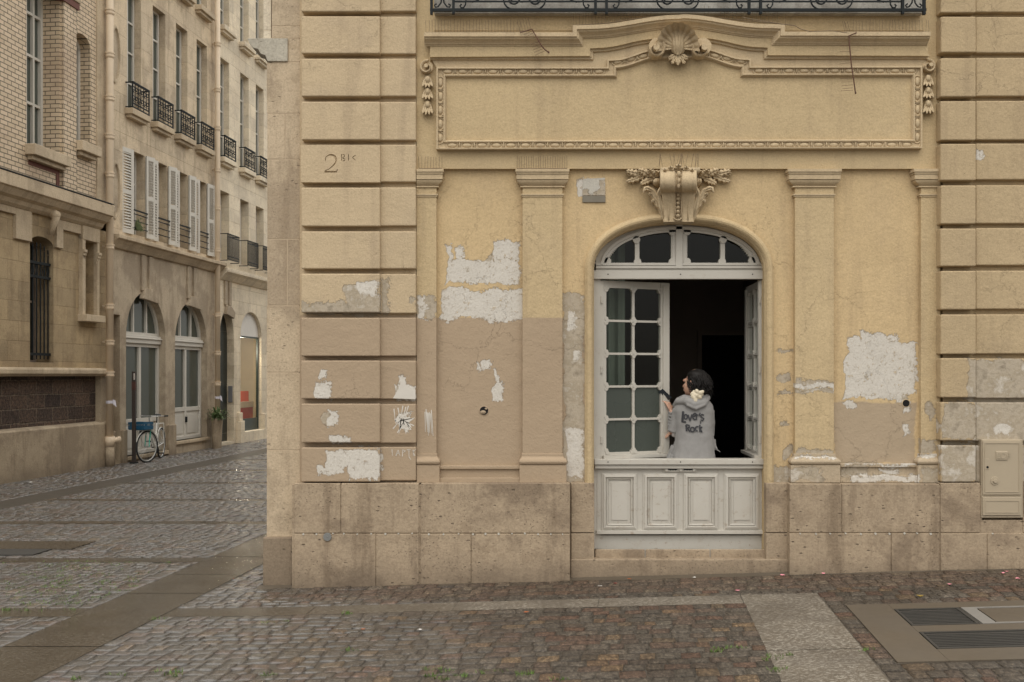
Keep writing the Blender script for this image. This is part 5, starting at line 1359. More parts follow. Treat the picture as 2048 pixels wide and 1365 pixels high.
for s, z in ((a+.30, 2.72), (a+.85, 2.70), (a+1.6, 2.72)):
    m = MB(xf=LF); m.tube([(s, .9, 3.09), (s, .9, z+.08)], .01, 6); m.tube([(s, .9, z+.1), (s-.06, .8, z)], [.035, .05], 10); o = m.build('spotlight', M_iron, far)
    m = MB(xf=LF); m.ell((s-.065, .79, z-.01), .045, .03, .045, 10, 7); m.build('bulb', em.m, o)
    l = bpy.data.lights.new('shop_spot_light', 'POINT'); l.energy = 26; l.color = (1, .9, .74); l.shadow_soft_size = .05
    lo = bpy.data.objects.new('shop_spot_light', l); COL.objects.link(lo); lo.location = LF((s-.02, .62, z-.1)); attach(lo, far)
m = MB(xf=LF); m.box(B0, I0-.05, .5, 6, -.3, TOPZ); m.box(I1+.05, B1, .5, 6, -.3, TOPZ); m.box(I0-.05, I1+.05, .5, 6, 3.15, TOPZ); m.box(I0-.05, I1+.05, 3.3, 6, -.3, 3.15); m.build('house_body', M_lsd, far)

# ---- drainpipes
def drainpipe(px, zs, r, lab, ztop=TOPZ, foot=True, n=-.14, papers=()):
    s = LS(px); t = thing('drainpipe', lab, 'drainpipe', LF((s, n, 0)), 'cast iron drainpipes on the left-hand houses')
    m = MB(xf=LF); m.tube([(s, n, .0), (s, n, ztop)], r, 14); m.build('pipe', M_pipe, t, smooth=True)
    for z in zs:
        m = MB(xf=LF); m.tube([(s, n, z-.09), (s, n, z-.06), (s, n, z-.059), (s, n, z+.0), (s, n, z+.001), (s, n, z+.03)], [r*1.05, r*1.28, r*1.18, r*1.15, r*1.3, r*1.3], 14); m.box(s-.015, s+.015, n+r*.8, .02, z-.02, z+.01); m.build('collar', M_pipe, t, smooth=False)
    if foot:
        m = MB(xf=LF); m.tube([(s, n, .42), (s, n, .62)], r*1.35, 14); m.tube([(s, n, .52), (s+.12, n-.12, .55)], r*.8, 12); m.ell((s+.13, n-.13, .55), r*.95, r*.6, r*.95); m.build('rodding_eye', M_pipe, t, smooth=True)
        m = MB(xf=LF); m.tube([(s, n, -.1), (s, n, .44)], r*1.2, 14); m.build('foot_section', M_base, t, smooth=True)
    for z in papers:
        m = MB(xf=LF); m.tube([(s, n, z+.03), (s, n, z+.09)], r*1.02, 14, cap=False); m.add([(s-.02, n-r*1.1, z+.02), (s+.08, n-r*1.4, z-.05), (s+.07, n-r*1.2, z+.09), (s-.03, n-r*1.08, z+.12)], [(0, 1, 2, 3)]); m.build('torn_paper', plain('paper', (.62, .6, .66), .9), t)
    return t
drainpipe(207, (1.95, 2.6, 3.35, 4.6, 5.4, 6.1, 6.9, 7.7, 8.6, 9.5, 11), .075, 'cream drainpipe with many collars, between the brick house and the shuttered house', papers=(1.28,))
drainpipe(425, (.95, 1.7, 2.5, 3.5, 5.2, 6.3, 7.3, 8.4, 9.4, 10.6), .07, 'cream drainpipe further down the street, rising beside a leafy planter', foot=False, papers=(1.25,))

# ================================================================== street things
random.seed(11)
def GP(px, py):               # photo pixel -> point on the (left) street level
    y = F*CZ/(py-750); return (px-1024)/F*y, y
# iron post
x, y = GP(268, 927)
t = thing('street_post', 'rusty square iron post standing in front of the first arched door', 'post', (x, y, 0))
b = MB(); b.box(x-.036, x+.036, y-.036, y+.036, -.05, 1.98); b.build('shaft', plain('brown_iron', (.035, .024, .018), .6, .4), t, bevel=.006)
b = MB(); b.box(x-.037, x+.037, y-.037, y+.037, 1.58, 1.76); b.build('rust_band', plain('red_rust', (.07, .026, .018), .8, .5, sc=20), t)
b = MB(); b.box(x+.005, x+.034, y-.039, y-.0355, 1.80, 1.94); b.build('sticker', plain('pale_sticker', (.5, .46, .42), .7), t)
b = MB(); b.box(x-.07, x+.07, y-.07, y+.07, -.05, .025); b.build('foot_plate', M_iron, t)

# bicycle
fx_, fy_ = GP(294, 925); rx_, ry_ = GP(322, 916)
fw = Vector((fx_, fy_, .34)); rw = Vector((rx_, ry_, .34))
d = (rw-fw).normalized(); side = Vector((d.y, -d.x, 0))
bk = thing('bicycle', 'white city bicycle with a teal fork, leaning by the rusty post', 'bicycle', ((fw+rw)/2).to_tuple()[:2]+(0,))
M_tyre = plain('black_rubber', (.02, .02, .02), .7, .2); M_rim = plain('alloy_rim', (.55, .55, .53), .35, .1, metal=.6); M_bw = plain('white_bike_paint', (.72, .71, .66), .35, .1)
M_teal = plain('teal_bike_paint', (.06, .42, .32), .35, .1); M_blue = plain('blue_plastic', (.015, .09, .17), .45, .15)
steer = Matrix.Rotation(R(-24), 3, 'Z')
def wheel(c, ax):
    u = ax.normalized(); w3 = Vector((0, 0, 1)); r = .335
    b = MB(); pts = [c+u*(r*cos(2*pi*k/32))+w3*(r*sin(2*pi*k/32)) for k in range(33)]; b.tube(pts, .019, 8, cap=False); o = b.build('wheel', M_tyre, bk, smooth=True); tag(o)
    b = MB(); pts = [c+u*((r-.026)*cos(2*pi*k/32))+w3*((r-.026)*sin(2*pi*k/32)) for k in range(33)]; b.tube(pts, .011, 6, cap=False); b.build('rim', M_rim, o, smooth=True)
    b = MB(); nn = Vector((u.y, -u.x, 0))
    for k in range(20):
        a = 2*pi*k/20; b.tube([c+nn*(.02*(-1)**k), c+(u*cos(a)+w3*sin(a))*(r-.03)], .0022, 4)
    b.tube([c-nn*.05, c+nn*.05], .022, 10); b.build('spokes', M_rim, o)
    b = MB(); pts = [c+u*((r+.03)*cos(R(a)))+w3*((r+.03)*sin(R(a))) for a in range(15, 171, 12)]; b.tube(pts, .018, 6, flat=.4); b.build('mudguard', M_bw, o)
fdir = steer @ d
wheel(fw, fdir); wheel(rw, d)
P = lambda a, h, s=0: fw+d*a+Vector((0, 0, h))+side*s
L_ = (rw-fw).length
bb = P(L_*.56, -.06); head_t, head_b = P(.20, .52), P(.13, .36); seat_t = P(L_*.68, .48)
b = MB()
for p, q, r in ((head_b, bb, .019), (head_t, bb+Vector((0, 0, .16)), .015), (bb, seat_t, .017), (head_b, head_t, .02)): b.tube([p, q], r*1.25, 8)
for s in (-.045, .045):
    b.tube([bb+side*s*.5, rw+side*s], .010, 6); b.tube([seat_t-Vector((0, 0, .1)), rw+side*s], .009, 6)
b.build('frame', M_bw, bk)
b = MB(); b.tube([head_b, head_b-Vector((0, 0, .04))], .02, 8); sf_ = Vector((fdir.y, -fdir.x, 0))
for s in (-.055, .055): b.tube([head_b+sf_*s, P(.04, .15)+sf_*s, fw+sf_*s], .012, 6)
b.build('fork', M_teal, bk)
b = MB(); top = head_t+Vector((0, 0, .14))-d*.03; b.tube([head_t, top], .013, 8); b.tube([top+sf_*.29-fdir*-.16, top+sf_*.24+fdir*.02, top+sf_*.10-fdir*.05, top-sf_*.10-fdir*.05, top-sf_*.24+fdir*.02, top-sf_*.29+fdir*.16], .011, 8); hb = b.build('handlebar', M_rim, bk)
for s in (-1, 1):
    b = MB(); b.tube([top+sf_*.285*s+fdir*.14, top+sf_*.30*s+fdir*.25], .018, 8); b.build('grip', M_tyre, hb)
b = MB(); b.tube([seat_t, seat_t+Vector((0, 0, .14))+d*.02], .012, 8); b.ell(seat_t+Vector((0, 0, .17))+d*.05, .08, .15, .035); b.ell(seat_t+Vector((0, 0, .165))-d*.08, .03, .09, .025); b.build('saddle', M_tyre, bk, smooth=True)
b = MB(); 
for s in (-.06, .06): b.tube([seat_t+side*s+Vector((0, 0, -.02)), seat_t+side*s+d*.38+Vector((0, 0, -.02)), rw+side*s], .008, 6)
for k in range(4): b.tube([seat_t+side*.06+d*(.08+.09*k)+Vector((0, 0, -.02)), seat_t-side*.06+d*(.08+.09*k)+Vector((0, 0, -.02))], .006, 5)
b.build('rear_rack', M_bw, bk)
b = MB(); b.tube([bb-side*.07, bb+side*.07], .015, 8); b.tube([bb+side*.07, bb+side*.07+Vector((0, 0, -.14))+d*.08], .009, 6); b.tube([bb-side*.07, bb-side*.07+Vector((0, 0, .14))-d*.08], .009, 6)
for s, z, a in ((1, -.14, .08), (-1, .14, -.08)): b.obox(bb+side*.12*s+Vector((0, 0, z))+d*a, side, d, (0, 0, 1), .045, .04, .012)
b.prism([(0, 0)]*0, 0, 0) if False else None
b.build('crank', M_tyre, bk)
b = MB(); c = P(-.02, .36)+Vector((-.13, 0, 0))
for s in (-.1, .1): b.tube([head_b+sf_*s*.3, c+sf_*s, c+sf_*s-fdir*.15], .007, 5); b.tube([c+sf_*s, fw+sf_*s*.6], .006, 5)
b.build('front_rack', M_rim, bk)
# blue crate on the rack
bc = c-fdir*-.0+Vector((0, 0, .012)); ct = thing('plastic_crate', 'blue plastic crate carried on the front rack of the bicycle', 'crate', bc)
hx, hy, hz = .20, .15, .08
b = MB(); C_ = bc+Vector((0, 0, hz))
b.obox(C_-Vector((0, 0, hz-.008)), sf_, fdir, (0, 0, 1), hx, hy, .008); b.build('base', M_blue, ct)
for (ax, dist, L2_) in ((sf_, hx, hy), (-sf_, hx, hy), (fdir, hy, hx), (-fdir, hy, hx)):
    b = MB(); o_ = Vector((-ax.y, ax.x, 0)); c0 = C_+ax*dist
    for z in (-hz+.03, -hz*.2, hz-.012): b.obox(c0+Vector((0, 0, z)), o_, ax, (0, 0, 1), L2_+.008, .006, .014 if z < hz-.02 else .018)
    k = int(L2_/.035)
    for i in range(-k, k+1): b.obox(c0+o_*(i*L2_/k*.96), o_, ax, (0, 0, 1), .006, .0055, hz-.012)
    b.build('side_panel', M_blue, ct)

# planter with a plant
s = LS(413); t = thing('planter', 'tall narrow stone planter with a tuft of greenery, at the foot of the far drainpipe', 'planter', LF((s+.1, -.3, 0)))
b = MB(xf=LF); b.loft([[(s+.1+r*cos(2*pi*k/16), -.24+r*.8*sin(2*pi*k/16), z) for k in range(16)] for r, z in ((.14, -.05), (.14, .05), (.16, .55), (.18, .72), (.18, .78), (.15, .78), (.14, .72))]); b.build('pot', M_base, t)
b = MB(xf=LF)
for k in range(170):
    an, l, e2 = random.uniform(0, 2*pi), random.uniform(.10, .42), random.uniform(.1, 1.4); dx, dn = cos(an)*cos(e2)*l, sin(an)*cos(e2)*l
    p0 = Vector((s+.1, -.24, .72)); p1 = p0+Vector((dx, dn, sin(e2)*l*.9)); q = Vector((-sin(an), cos(an), 0))*.018
    b.add([p0-q*.3, p1-q, p1+Vector((dx*.15, dn*.15, -.03)), p1+q], [(0, 1, 2, 3)])
b.build('foliage', plain('planter_leaves', (.07, .11, .03), .6, .4, sc=40), t)

# fallen petals, leaves, litter
def scrap(px, py, name, lab, cat, col, r, group=None, z=None, mat=None):
    y = 8.5
    for _ in range(6): x = (px-1024)/F*y; h = CZ-gz(x); y = F*h/(py-750)
    x = (px-1024)/F*y
    b = MB(); n = 7; a0 = random.uniform(0, 6)
    ring = [(x+r*(1+.35*random.uniform(-1, 1))*cos(a0+2*pi*k/n)*1.25, y+r*.8*(1+.35*random.uniform(-1, 1))*sin(a0+2*pi*k/n), gz(x)+.012+random.uniform(0, r*.35)) for k in range(n)]
    b.add(ring+[(x, y, gz(x)+.009)], [(k, (k+1) % n, n) for k in range(n)])
    o = b.build(name, mat or plain(name+'_colour', col, .6, .15)); tag(o, lab, cat, group); return o
M_pet = plain('pink_petal', (.75, .28, .34), .6, .2)
for px, py, lab in ((1566, 1153, 'pink petal close to the wall, right of the threshold step'), (1474, 1184, 'pink petal on the slab band, left of the wide band'), (1646, 1150, 'small faded petal against the foot of the right-hand wall'),
                    (1899, 1172, 'pale petal on the setts above the square grating'), (2006, 1149, 'first of two petals side by side near the right edge'), (2014, 1146, 'second of two petals side by side near the right edge'), (2036, 1160, 'pink petal lowest at the right edge')):
    scrap(px, py, 'petal', lab, 'petal', None, .017, 'pink petals fallen on the paving', mat=M_pet)
for px, py, lab in ((1258, 1161, 'orange scrap of leaf on the setts under the left window jamb'), (1230, 1170, 'dark red dead leaf on the setts under the left window jamb'), (726, 1262, 'orange leaf on the setts near the left of the square'), (1052, 1228, 'rust orange leaf just below the slab band')):
    scrap(px, py, 'fallen_leaf', lab, 'leaf', None, .016, 'dead leaves on the paving', mat=plain('dead_leaf', (.35, .09, .02) if 'red' not in lab else (.16, .03, .02), .6, .2))
scrap(1840, 1195, 'fallen_leaf', 'yellowish withered leaf on the setts above the gratings', 'leaf', (.25, .17, .03), .03, 'dead leaves on the paving')
M_pap = plain('white_litter', (.7, .68, .64), .8, .1)
for px, py, lab in ((1200, 1175, 'white stick of litter on the setts left of the window'), (1388, 1158, 'small white litter on the setts under the window'), (839, 1263, 'white fleck of litter in the middle of the cobbles'), (57, 967, 'crumpled white litter on the cobbles by the brick house')):
    scrap(px, py, 'litter', lab, 'litter', None, .014 if px > 100 else .05, 'scraps of white litter', mat=M_pap)

# grass in the joints
b = MB(); random.seed(5)
def tuft(x, y, n, r=.03, h=.02):
    for _ in range(n):
        a = random.uniform(0, 2*pi); px_, py_ = x+random.gauss(0, r), y+random.gauss(0, r*.5); z = gz(px_)-.004; q = Vector((cos(a), sin(a), 0))*.004; e = Vector((random.uniform(-.02, .02), random.uniform(-.02, .02), h*random.uniform(.6, 1.5)))
        p = Vector((px_, py_, z)); b.add([p-q, p+q, p+e+q*.5, p+e*1.1], [(0, 1, 2, 3)])
def px2g(px, py):
    y = 8.5
    for _ in range(6): x = (px-1024)/F*y; y = F*(CZ-gz(x))/(py-750)
    return (px-1024)/F*y, y
for _ in range(260):
    px = random.triangular(-20, 420, 130); py = random.uniform(1122, 1222)
    if px > 525-(py-1078)*2.51-15: continue
    tuft(*px2g(px, py), random.randint(2, 10), .035, .014)
for px, py in ((230,1350),(345,1345),(350,1350),(150,1358),(870,1340),(900,1355),(960,1345),(1040,1352),(1130,1358),(1045,1348),(540,1350),(545,1245),(690,1228),(700,1300),(1538,1312),(1545,1318),(1556,1340),(1733,1302),(1450,1297),(1420,1304),(1475,1298),(20,1220),(300,1240),(860,1352),(880,1345),(950,1352)):
    x, y = px2g(px, py)
    for _ in range(3): tuft(x+random.gauss(0, .05), y+random.gauss(0, .02), random.randint(4, 12), .02, .018)
o = b.build('grass', plain('joint_grass', (.09, .15, .025), .6, .3, sc=30)); tag(o, 'short green grass sprouting from the paving joints', 'grass', kind='stuff')

# ================================================================== the woman in the window
YP = D+.31; KP = F/YP
def PX(px): return (px-1024)/KP
def PZ(py): return CZ+(750-py)/KP
def PP(px, py, dy=0.): y = YP+dy; return Vector(((px-1024)*y/F, y, CZ+(750-py)*y/F))
wm = thing('person', 'woman seen from behind in grey lettered hooded top, standing in the window with a phone', 'person', (PX(1388), YP, .18))
M_skin = N('skin'); M_skin.b.inputs['Subsurface Weight'].default_value = .08
M_skin = M_skin.set(color=M_skin.mix(M_skin.noise(25, 3), (.50, .29, .20), (.58, .35, .25)), rough=.5)
def mk_fleece():
    m = N('grey_marl_jersey'); n1 = m.noise(220, 3, .7)
    c = m.mix(n1, (.21, .205, .20), (.33, .32, .31)); c = m.mix(m.M('MULTIPLY', m.noise(9, 3), .3), c, (.24, .225, .215))
    return m.set(color=c, rough=.95, spec=.15, sheen=.25, normal=m.bump(m.noise(9, 2, .5, v=m.V('MULTIPLY', m.pos(), (1.3, 1., .45))), .7, .012, m.bump(n1, .3, .002)))
M_flc = mk_fleece()
M_hair = plain('black_hair', (.009, .007, .006), .6, .4, sc=40, spec=.3)
def remesh(o, vox, smooth=2, disp=0):
    m = o.modifiers.new('r', 'REMESH'); m.mode = 'VOXEL'; m.voxel_size = vox; m.use_smooth_shade = True
    if smooth: s_ = o.modifiers.new('s', 'SMOOTH'); s_.iterations = smooth; s_.factor = .5
    if disp:
        tx = bpy.data.textures.new('folds', 'CLOUDS'); tx.noise_scale = .11; dm = o.modifiers.new('d', 'DISPLACE'); dm.texture = tx; dm.strength = disp; dm.mid_level = .5
def ringloft(mb, rows, n=24):
    """rows: (centre px, half width px, py, depth centre, half depth)"""
    rings = []
    for cx_, hw, py, dc, hd in rows:
        c = PP(cx_, py, dc); hwm = hw/KP
        rings.append([c+Vector((hwm*math.copysign(abs(cos(2*pi*k/n))**.85, cos(2*pi*k/n)), hd*math.copysign(abs(sin(2*pi*k/n))**.85, sin(2*pi*k/n)), 0)) for k in range(n)])
    mb.loft(rings)
# body: one continuous skin surface
b = MB()
hc = PP(1389, 766); 
b.ell(hc+Vector((.015, .02, .022)), .088, .098, .105, 20, 14)                 # skull
fd = Vector((-.80, .60, 0)).normalized(); sdv = Vector((fd.y, -fd.x, 0))
b.ell(hc+fd*.045+Vector((0, 0, -.045)), .062, .062, .080, 16, 12)            # face mass
b.ell(hc+fd*.072+Vector((0, 0, -.098)), .026, .026, .024, 10, 8)             # chin
b.ell(hc+fd*.095+Vector((0, 0, -.070)), .019, .022, .016, 10, 8)             # mouth
b.tube([hc+fd*.088+Vector((0, 0, .0)), hc+fd*.112+Vector((0, 0, -.036)), hc+fd*.100+Vector((0, 0, -.048))], [.010, .014, .012], 8)   # nose
b.ell(hc+fd*.082+Vector((0, 0, .022)), .035, .035, .020, 10, 8)              # brow
for s_ in (-1, 1): b.ell(hc+fd*.070+sdv*.034*s_+Vector((0, 0, -.025)), .022, .022, .020, 8, 6)
neck = PP(1392, 800)
b.tube([hc+Vector((.01, .015, -.06)), neck, PP(1392, 812)], [.052, .050, .06], 14)
ringloft(b, [(1390, 20, 800, 0, .06), (1388, 34, 812, 0, .08), (1388, 34, 840, 0, .09), (1390, 27, 880, 0, .085), (1388, 34, 925, 0, .10), (1388, 36, 950, 0, .11), (1388, 34, 985, 0, .10)])
feet = .18
for s_ in (-1, 1):
    hp = Vector((PX(1388)+.085*s_, YP, PZ(975)))
    b.tube([hp+Vector((0, 0, .1)), hp+Vector((0, .0, -.1)), Vector((hp.x, YP+.02, .62)), Vector((hp.x, YP-.01, .30)), Vector((hp.x, YP, .235))], [.095, .088, .058, .045, .038], 12)
    b.tube([Vector((hp.x, YP-.05, .215)), Vector((hp.x, YP+.06, .205)), Vector((hp.x, YP+.16, .20))], [.034, .036, .026], 10)
# left arm (raised): shoulder, elbow, wrist
shL, elL, wrL = PP(1357, 821), PP(1345, 862, .02), PP(1343, 822, .075)
b.tube([shL, (shL+elL)/2, elL], [.052, .045, .038], 12); b.tube([elL, (elL+wrL)/2, wrL], [.038, .034, .024], 12)
def hand(mb, wrist, d_, up_, curl, scale=1.0):
    """palm along d_, fingers curling towards up_; thumb off the side"""
    d_ = d_.normalized(); up_ = (up_-d_*up_.dot(d_)).normalized(); sd_ = d_.cross(up_); k = scale
    rings = []
    for f, hw, hh in ((-.02, .022, .016), (.01, .026, .016), (.05, .038, .015), (.085, .040, .013)):
        c = wrist+d_*f*k; rings.append([c+sd_*hw*k*cos(2*pi*i/12)+up_*hh*k*sin(2*pi*i/12) for i in range(12)])
    mb.loft(rings)
    for j, (o_, L) in enumerate(((-.029, .070), (-.010, .080), (.010, .075), (.028, .060))):
        p = wrist+d_*.08*k+sd_*o_*k; a = 0; pts = [p-d_*.012*k, p]
        for seg_, q in ((.46, curl*.8), (.30, curl), (.24, curl*.8)):
            a += q; p = p+(d_*cos(a)+up_*sin(a))*L*seg_*k; pts.append(p)
        mb.tube(pts, [.0095*k, .0095*k, .0088*k, .008*k, .0062*k], 8)
    p = wrist+d_*.025*k-sd_*.028*k
    mb.tube([p, p+(-sd_*.7+d_*.6+up_*.3)*.035*k, p+(-sd_*.45+d_*1.1+up_*.8)*.06*k, p+(-sd_*.1+d_*1.2+up_*1.1)*.075*k], [.014*k, .011*k, .0095*k, .007*k], 8)
hand(b, wrL, PP(1331, 797, .10)-wrL, Vector((-.6, .5, .3)), .38, .95)
shR, elR = PP(1416, 822), PP(1417, 872, .03)
b.tube([shR, (shR+elR)/2, elR], [.052, .045, .04], 12)
wrR = PP(1353, 864, .10); b.tube([elR, PP(1390, 876, .17), wrR], [.038, .034, .024], 12)
hand(b, wrR, PP(1335, 868, .08)-wrR, Vector((-.35, 0, -1)), .45, .85)
body = b.build('body', M_skin, wm); remesh(body, .0042, 1)
# ear and eyes
b = MB(); ec = hc-sdv*.0+Vector((-.045, -.066, -.012)); b.tube([ec+Vector((.010*cos(a)-.0, -.004, .030*sin(a)))*1.0 for a in [2*pi*k/10 for k in range(11)]], .006, 6, cap=False); b.ell(ec, .010, .008, .024, 8, 6); b.build('ear', M_skin, wm, smooth=True)
for s_ in (-1, 1):
    b = MB(); b.ell(hc+fd*.082+sdv*.030*s_+Vector((0, 0, .0)), .012, .012, .010, 8, 6); b.build('eye', plain('dark_eye', (.03, .02, .015), .2), wm, smooth=True)
# hair: cap, loose knot, stray strands
b = MB()
b.ell(hc+Vector((.026, -.002, .036)), .094, .100, .090, 20, 14); b.ell(hc+Vector((.052, -.03, .0)), .088, .080, .098, 16, 12)
b.ell(hc+Vector((.085, -.04, -.035)), .070, .065, .085, 14, 10); b.ell(hc+Vector((.050, -.055, -.085)), .060, .05, .055, 12, 9); b.ell(hc+Vector((.006, .0, .075)), .075, .085, .050, 14, 10)
b.ell(hc+Vector((.10, -.03, .03)), .05, .05, .055, 12, 9); b.tube([hc+Vector((.03, -.07, -.10)), hc+Vector((.02, -.09, -.13)), hc+Vector((.05, -.10, -.16))], [.04, .035, .02], 10)
hair = b.build('hair', M_hair, wm); remesh(hair, .006, 1, .018)
b = MB(); random.seed(21)
for k in range(220):
    a, e2 = random.uniform(0, 2*pi), random.uniform(-.5, 1.4); dv = Vector((cos(a)*cos(e2), -abs(sin(a))*cos(e2)*.9+.2*sin(e2), sin(e2)))
    p0 = hc+Vector((.03, -.02, .02))+Vector((dv.x*.100, dv.y*.095, dv.z*.105)); tgt = hc+Vector((.05, -.09, -.09))
    mid = (p0+tgt)/2+dv*.055+Vector((random.gauss(0, .012), 0, random.gauss(0, .012))); b.tube([p0+dv*.006, mid, tgt.lerp(p0, random.uniform(.0, .35))], random.uniform(.0018, .0038), 4)
for k in range(40):
    p0 = hc+Vector((.11+random.uniform(-.03, .02), -.05, random.uniform(-.09, .06))); b.tube([p0, p0+Vector((random.uniform(-.01, .04), -.01, random.uniform(-.05, .02))), p0+Vector((random.uniform(-.02, .05), -.02, random.uniform(-.10, -.02)))], .0016, 4)
b.build('hair_strands', M_hair, hair)
# scrunchie
b = MB(); sc = PP(1393, 791, -.13)
for k in range(9):
    a = 2*pi*k/9; b.ell(sc+Vector((.036*cos(a), random.uniform(-.012, .012), .030*sin(a)+.004)), .026+random.uniform(-.005, .008), .018, .020, 8, 6, random.uniform(0, 3))
b.ell(sc, .030, .024, .026, 8, 6); b.ell(sc+Vector((-.012, -.01, -.045)), .020, .012, .030, 8, 6, .3); b.ell(sc+Vector((.045, -.012, .028)), .030, .014, .020, 8, 6, .6)
o = b.build('hair_scrunchie', plain('cream_satin', (.62, .54, .40), .35, .2, sc=30, bump=.6), wm); remesh(o, .005, 1)
# hooded top
b = MB()
ringloft(b, [(1391, 20, 798, -.02, .065), (1389, 31, 803, -.01, .095), (1387, 38, 811, 0, .115), (1386.5, 40.5, 822, 0, .125), (1387, 39, 840, 0, .13), (1388, 38, 862, 0, .138), (1388.5, 38.5, 880, .0, .144), (1387, 41, 900, 0, .15), (1385, 45, 916, 0, .155), (1385, 46, 930, 0, .155)])
b.tube([shL, (shL+elL)/2, elL+Vector((0, 0, -.01))], [.058, .052, .046], 14); b.tube([elL, (elL+wrL)/2+Vector((0, 0, -.01)), wrL+Vector((.0, 0, -.02))], [.046, .042, .034], 14)
b.tube([shR, (shR+elR)/2+Vector((.004, 0, 0)), elR], [.064, .062, .056], 14); b.tube([elR, PP(1392, 877, .16), PP(1360, 868, .11)], [.055, .05, .036], 14)
b.tube([PP(1350, 893, .02), PP(1343, 910, .03), PP(1338, 920, .02)], [.04, .035, .03], 10); b.tube([PP(1425, 880, 0), PP(1428, 893, -.02), PP(1434, 900, -.02)], [.03, .022, .01], 8)
top_ = b.build('hooded_top', M_flc, wm); remesh(top_, .006, 3, .014)
b = MB()      # hood lying in folds on the shoulders
b.tube([PP(1350, 812, .03), PP(1356, 803, -.04), PP(1372, 802, -.105), PP(1388, 810, -.125), PP(1405, 806, -.11), PP(1415, 796, -.05), PP(1413, 788, .03)], [.024, .034, .038, .038, .036, .030, .020], 12)
b.tube([PP(1356, 800, .06), PP(1368, 796, -.04), PP(1384, 800, -.10), PP(1398, 800, -.11), PP(1412, 791, -.04)], [.024, .032, .036, .034, .028], 12)
b.tube([PP(1368, 798, -.10), PP(1376, 811, -.135), PP(1392, 817, -.145), PP(1408, 810, -.13), PP(1416, 800, -.09)], [.014, .018, .020, .018, .012], 10)
b.ell(PP(1386, 803, -.06), .12, .09, .05, 14, 8)
hood = b.build('hood', M_flc, top_); remesh(hood, .006, 2, .010)
b = MB()
for k in range(6): z = 824+k*6.5; b.tube([PP(1336.5, z, .05-.006*k), PP(1341, z+2.5, .01-.004*k), PP(1347, z+1, -.0)], .008, 6)
o = b.build('ruched_sleeve', M_flc, top_); remesh(o, .006, 1)
b = MB(); b.tube([PP(1358, 868, .09), PP(1348, 867, .08), PP(1343, 867, .075)], [.036, .038, .026], 12); b.tube([PP(1350, 861, .07), PP(1339, 863, .07)], [.020, .012], 8); o = b.build('white_cuff', plain('white_cotton', (.75, .72, .70), .9), top_); remesh(o, .005, 1)
b = MB()
for k in range(12):
    p = PP(1339+k*1.6, 906+k*.9, -.08); b.tube([p, p+Vector((-.02+random.uniform(-.01, .01), -.02, -.06-random.uniform(0, .02)))], .0035, 4)
for k in range(5): p = PP(1426+k*1.5, 888+k*2.4, -.03); b.tube([p, p+Vector((.02+random.uniform(-.01, .02), -.01, -.03))], .0035, 4)
b.build('frayed_hem', M_flc, top_)
# jeans below the sill
b = MB(); ringloft(b, [(1388, 35, 925, 0, .118), (1388, 38, 950, 0, .125), (1388, 37, 985, 0, .118)])
for s_ in (-1, 1):
    hp = Vector((PX(1388)+.085*s_, YP, PZ(975))); b.tube([hp+Vector((0, 0, .1)), hp+Vector((0, 0, -.1)), Vector((hp.x, YP+.02, .62)), Vector((hp.x, YP-.01, .28))], [.102, .096, .068, .056], 12)
o = b.build('jeans', plain('dark_denim', (.03, .035, .05), .85, .3), wm); remesh(o, .008, 1)
b = MB()
for s_ in (-1, 1): x_ = PX(1388)+.085*s_; b.tube([Vector((x_, YP-.06, .215)), Vector((x_, YP+.05, .212)), Vector((x_, YP+.18, .205))], [.042, .044, .034], 12)
o = b.build('shoes', plain('black_shoe', (.02, .02, .02), .5), wm); remesh(o, .006, 1)
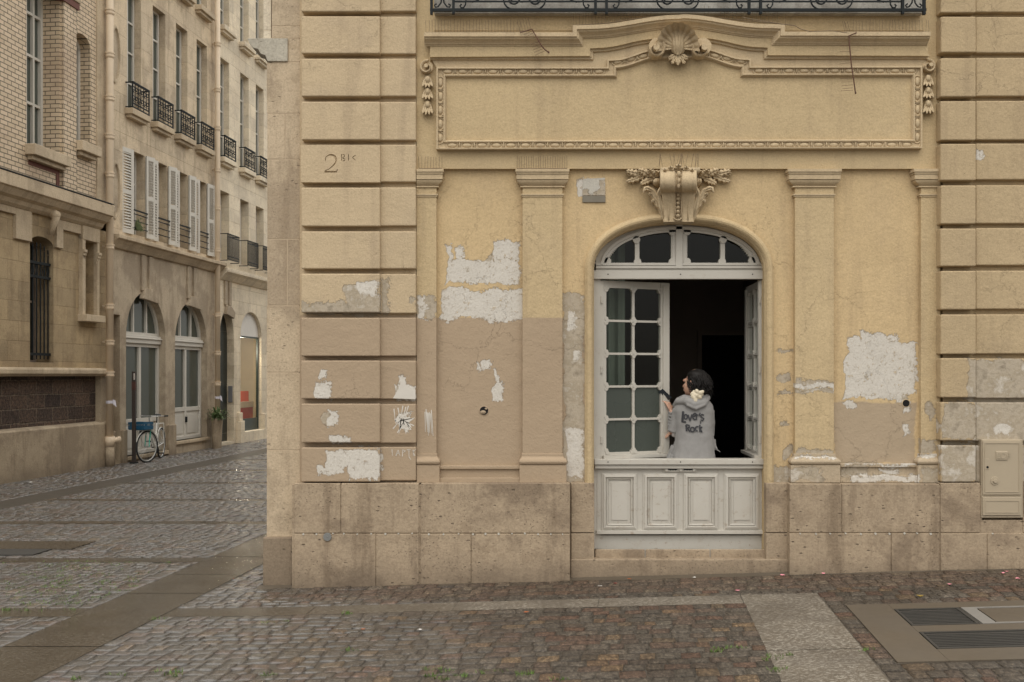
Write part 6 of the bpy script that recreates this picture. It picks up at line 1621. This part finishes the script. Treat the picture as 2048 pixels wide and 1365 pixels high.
# lettering on the back, laid on the cloth
dg = bpy.context.evaluated_depsgraph_get(); ev = top_.evaluated_get(dg); me = ev.to_mesh(); mw = world_of(top_)
bvh = BVHTree.FromPolygons([mw @ v.co for v in me.vertices], [tuple(p.vertices) for p in me.polygons]); ev.to_mesh_clear()
def onback(px, py):
    o_ = Vector((PX(px)*.985, YP-1, PZ(py)*1.0)); h = bvh.ray_cast(o_, Vector((0, 1, 0)))
    y = h[0].y if h[0] is not None else YP-.13; y -= .008
    return Vector(((px-1024)*y/F, y, CZ+(750-py)*y/F))
b = MB()
def letter(strokes, wd=2.2):
    wd *= 1.25
    for st_ in strokes:
        dense = []
        for (x0, y0), (x1, y1) in zip(st_[:-1], st_[1:]):
            n = max(1, int(math.hypot(x1-x0, y1-y0)/1.2)); dense += [(x0+(x1-x0)*i/n, y0+(y1-y0)*i/n) for i in range(n)]
        dense.append(st_[-1]); L, Rr = [], []
        for i, (x, y) in enumerate(dense):
            a, c = dense[max(i-1, 0)], dense[min(i+1, len(dense)-1)]; l = math.hypot(c[0]-a[0], c[1]-a[1]) or 1; nx, ny = -(c[1]-a[1])/l*wd/2, (c[0]-a[0])/l*wd/2
            L.append(onback(x+nx, y+ny)); Rr.append(onback(x-nx, y-ny))
        n = len(dense); b.add(L+Rr, [(i, i+1, n+i+1, n+i) for i in range(n-1)])
def oo(cx_, cy_, rx, ry, a0=0, a1=360): return [(cx_+rx*cos(R(a)), cy_-ry*sin(R(a))) for a in range(a0, a1+1, 24)]
letter([[(1365.5, 823), (1364, 844), (1372, 844.5)], [(1367, 823), (1366, 842)]], 2.4)
letter([oo(1371.5, 834, 3.2, 4.6)]); letter([[(1376, 830), (1380, 842), (1384, 829)]]); letter([[(1386, 834), (1393, 831)], oo(1389.8, 833.5, 4.2, 6, 10, 300)])
letter([[(1393.5, 840), (1393, 832), (1396, 829.5)]], 1.8); letter([[(1400.5, 826), (1398, 832)]], 2); letter([[(1408, 831), (1404, 829), (1401, 832), (1404, 835.5), (1408, 838), (1405, 842), (1401, 840)]], 1.9); letter([[(1400, 843), (1402, 846), (1400, 848)]], 1.2)
letter([[(1372, 850), (1373, 863)], [(1372, 850), (1378, 851), (1379, 855), (1373, 857)], [(1375, 857), (1380, 864)]], 2.3)
letter([oo(1385, 859.5, 4, 4.4)], 2.3); letter([oo(1394.5, 858, 3.6, 4.4, 50, 310)], 2.3); letter([[(1399.5, 850), (1400, 864)], [(1404, 854), (1400.5, 858.5), (1404, 865)]], 2.3)
b.build('back_lettering', plain('washed_black_print', (.035, .035, .04), .85, .3), top_, solid=.0015)
# phone in the raised hand
pc = PP(1330, 790, .085); ph = thing('phone', 'dark smartphone held up in the woman\'s left hand', 'phone', pc)
ax = Vector((.55, .1, -.50)).normalized(); n_ = Vector((-.40, -.80, -.40)); n_ = (n_-ax*n_.dot(ax)).normalized(); wd_ = ax.cross(n_)
b = MB(); b.obox(pc, ax, wd_, n_, .062, .030, .004); b.build('case', plain('dark_phone_shell', (.012, .02, .03), .25), ph, bevel=.003)
b = MB(); b.obox(pc-n_*.0045, ax, wd_, n_, .058, .027, .0006); b.build('screen', plain('black_phone_glass', (.01, .01, .012), .05), ph)
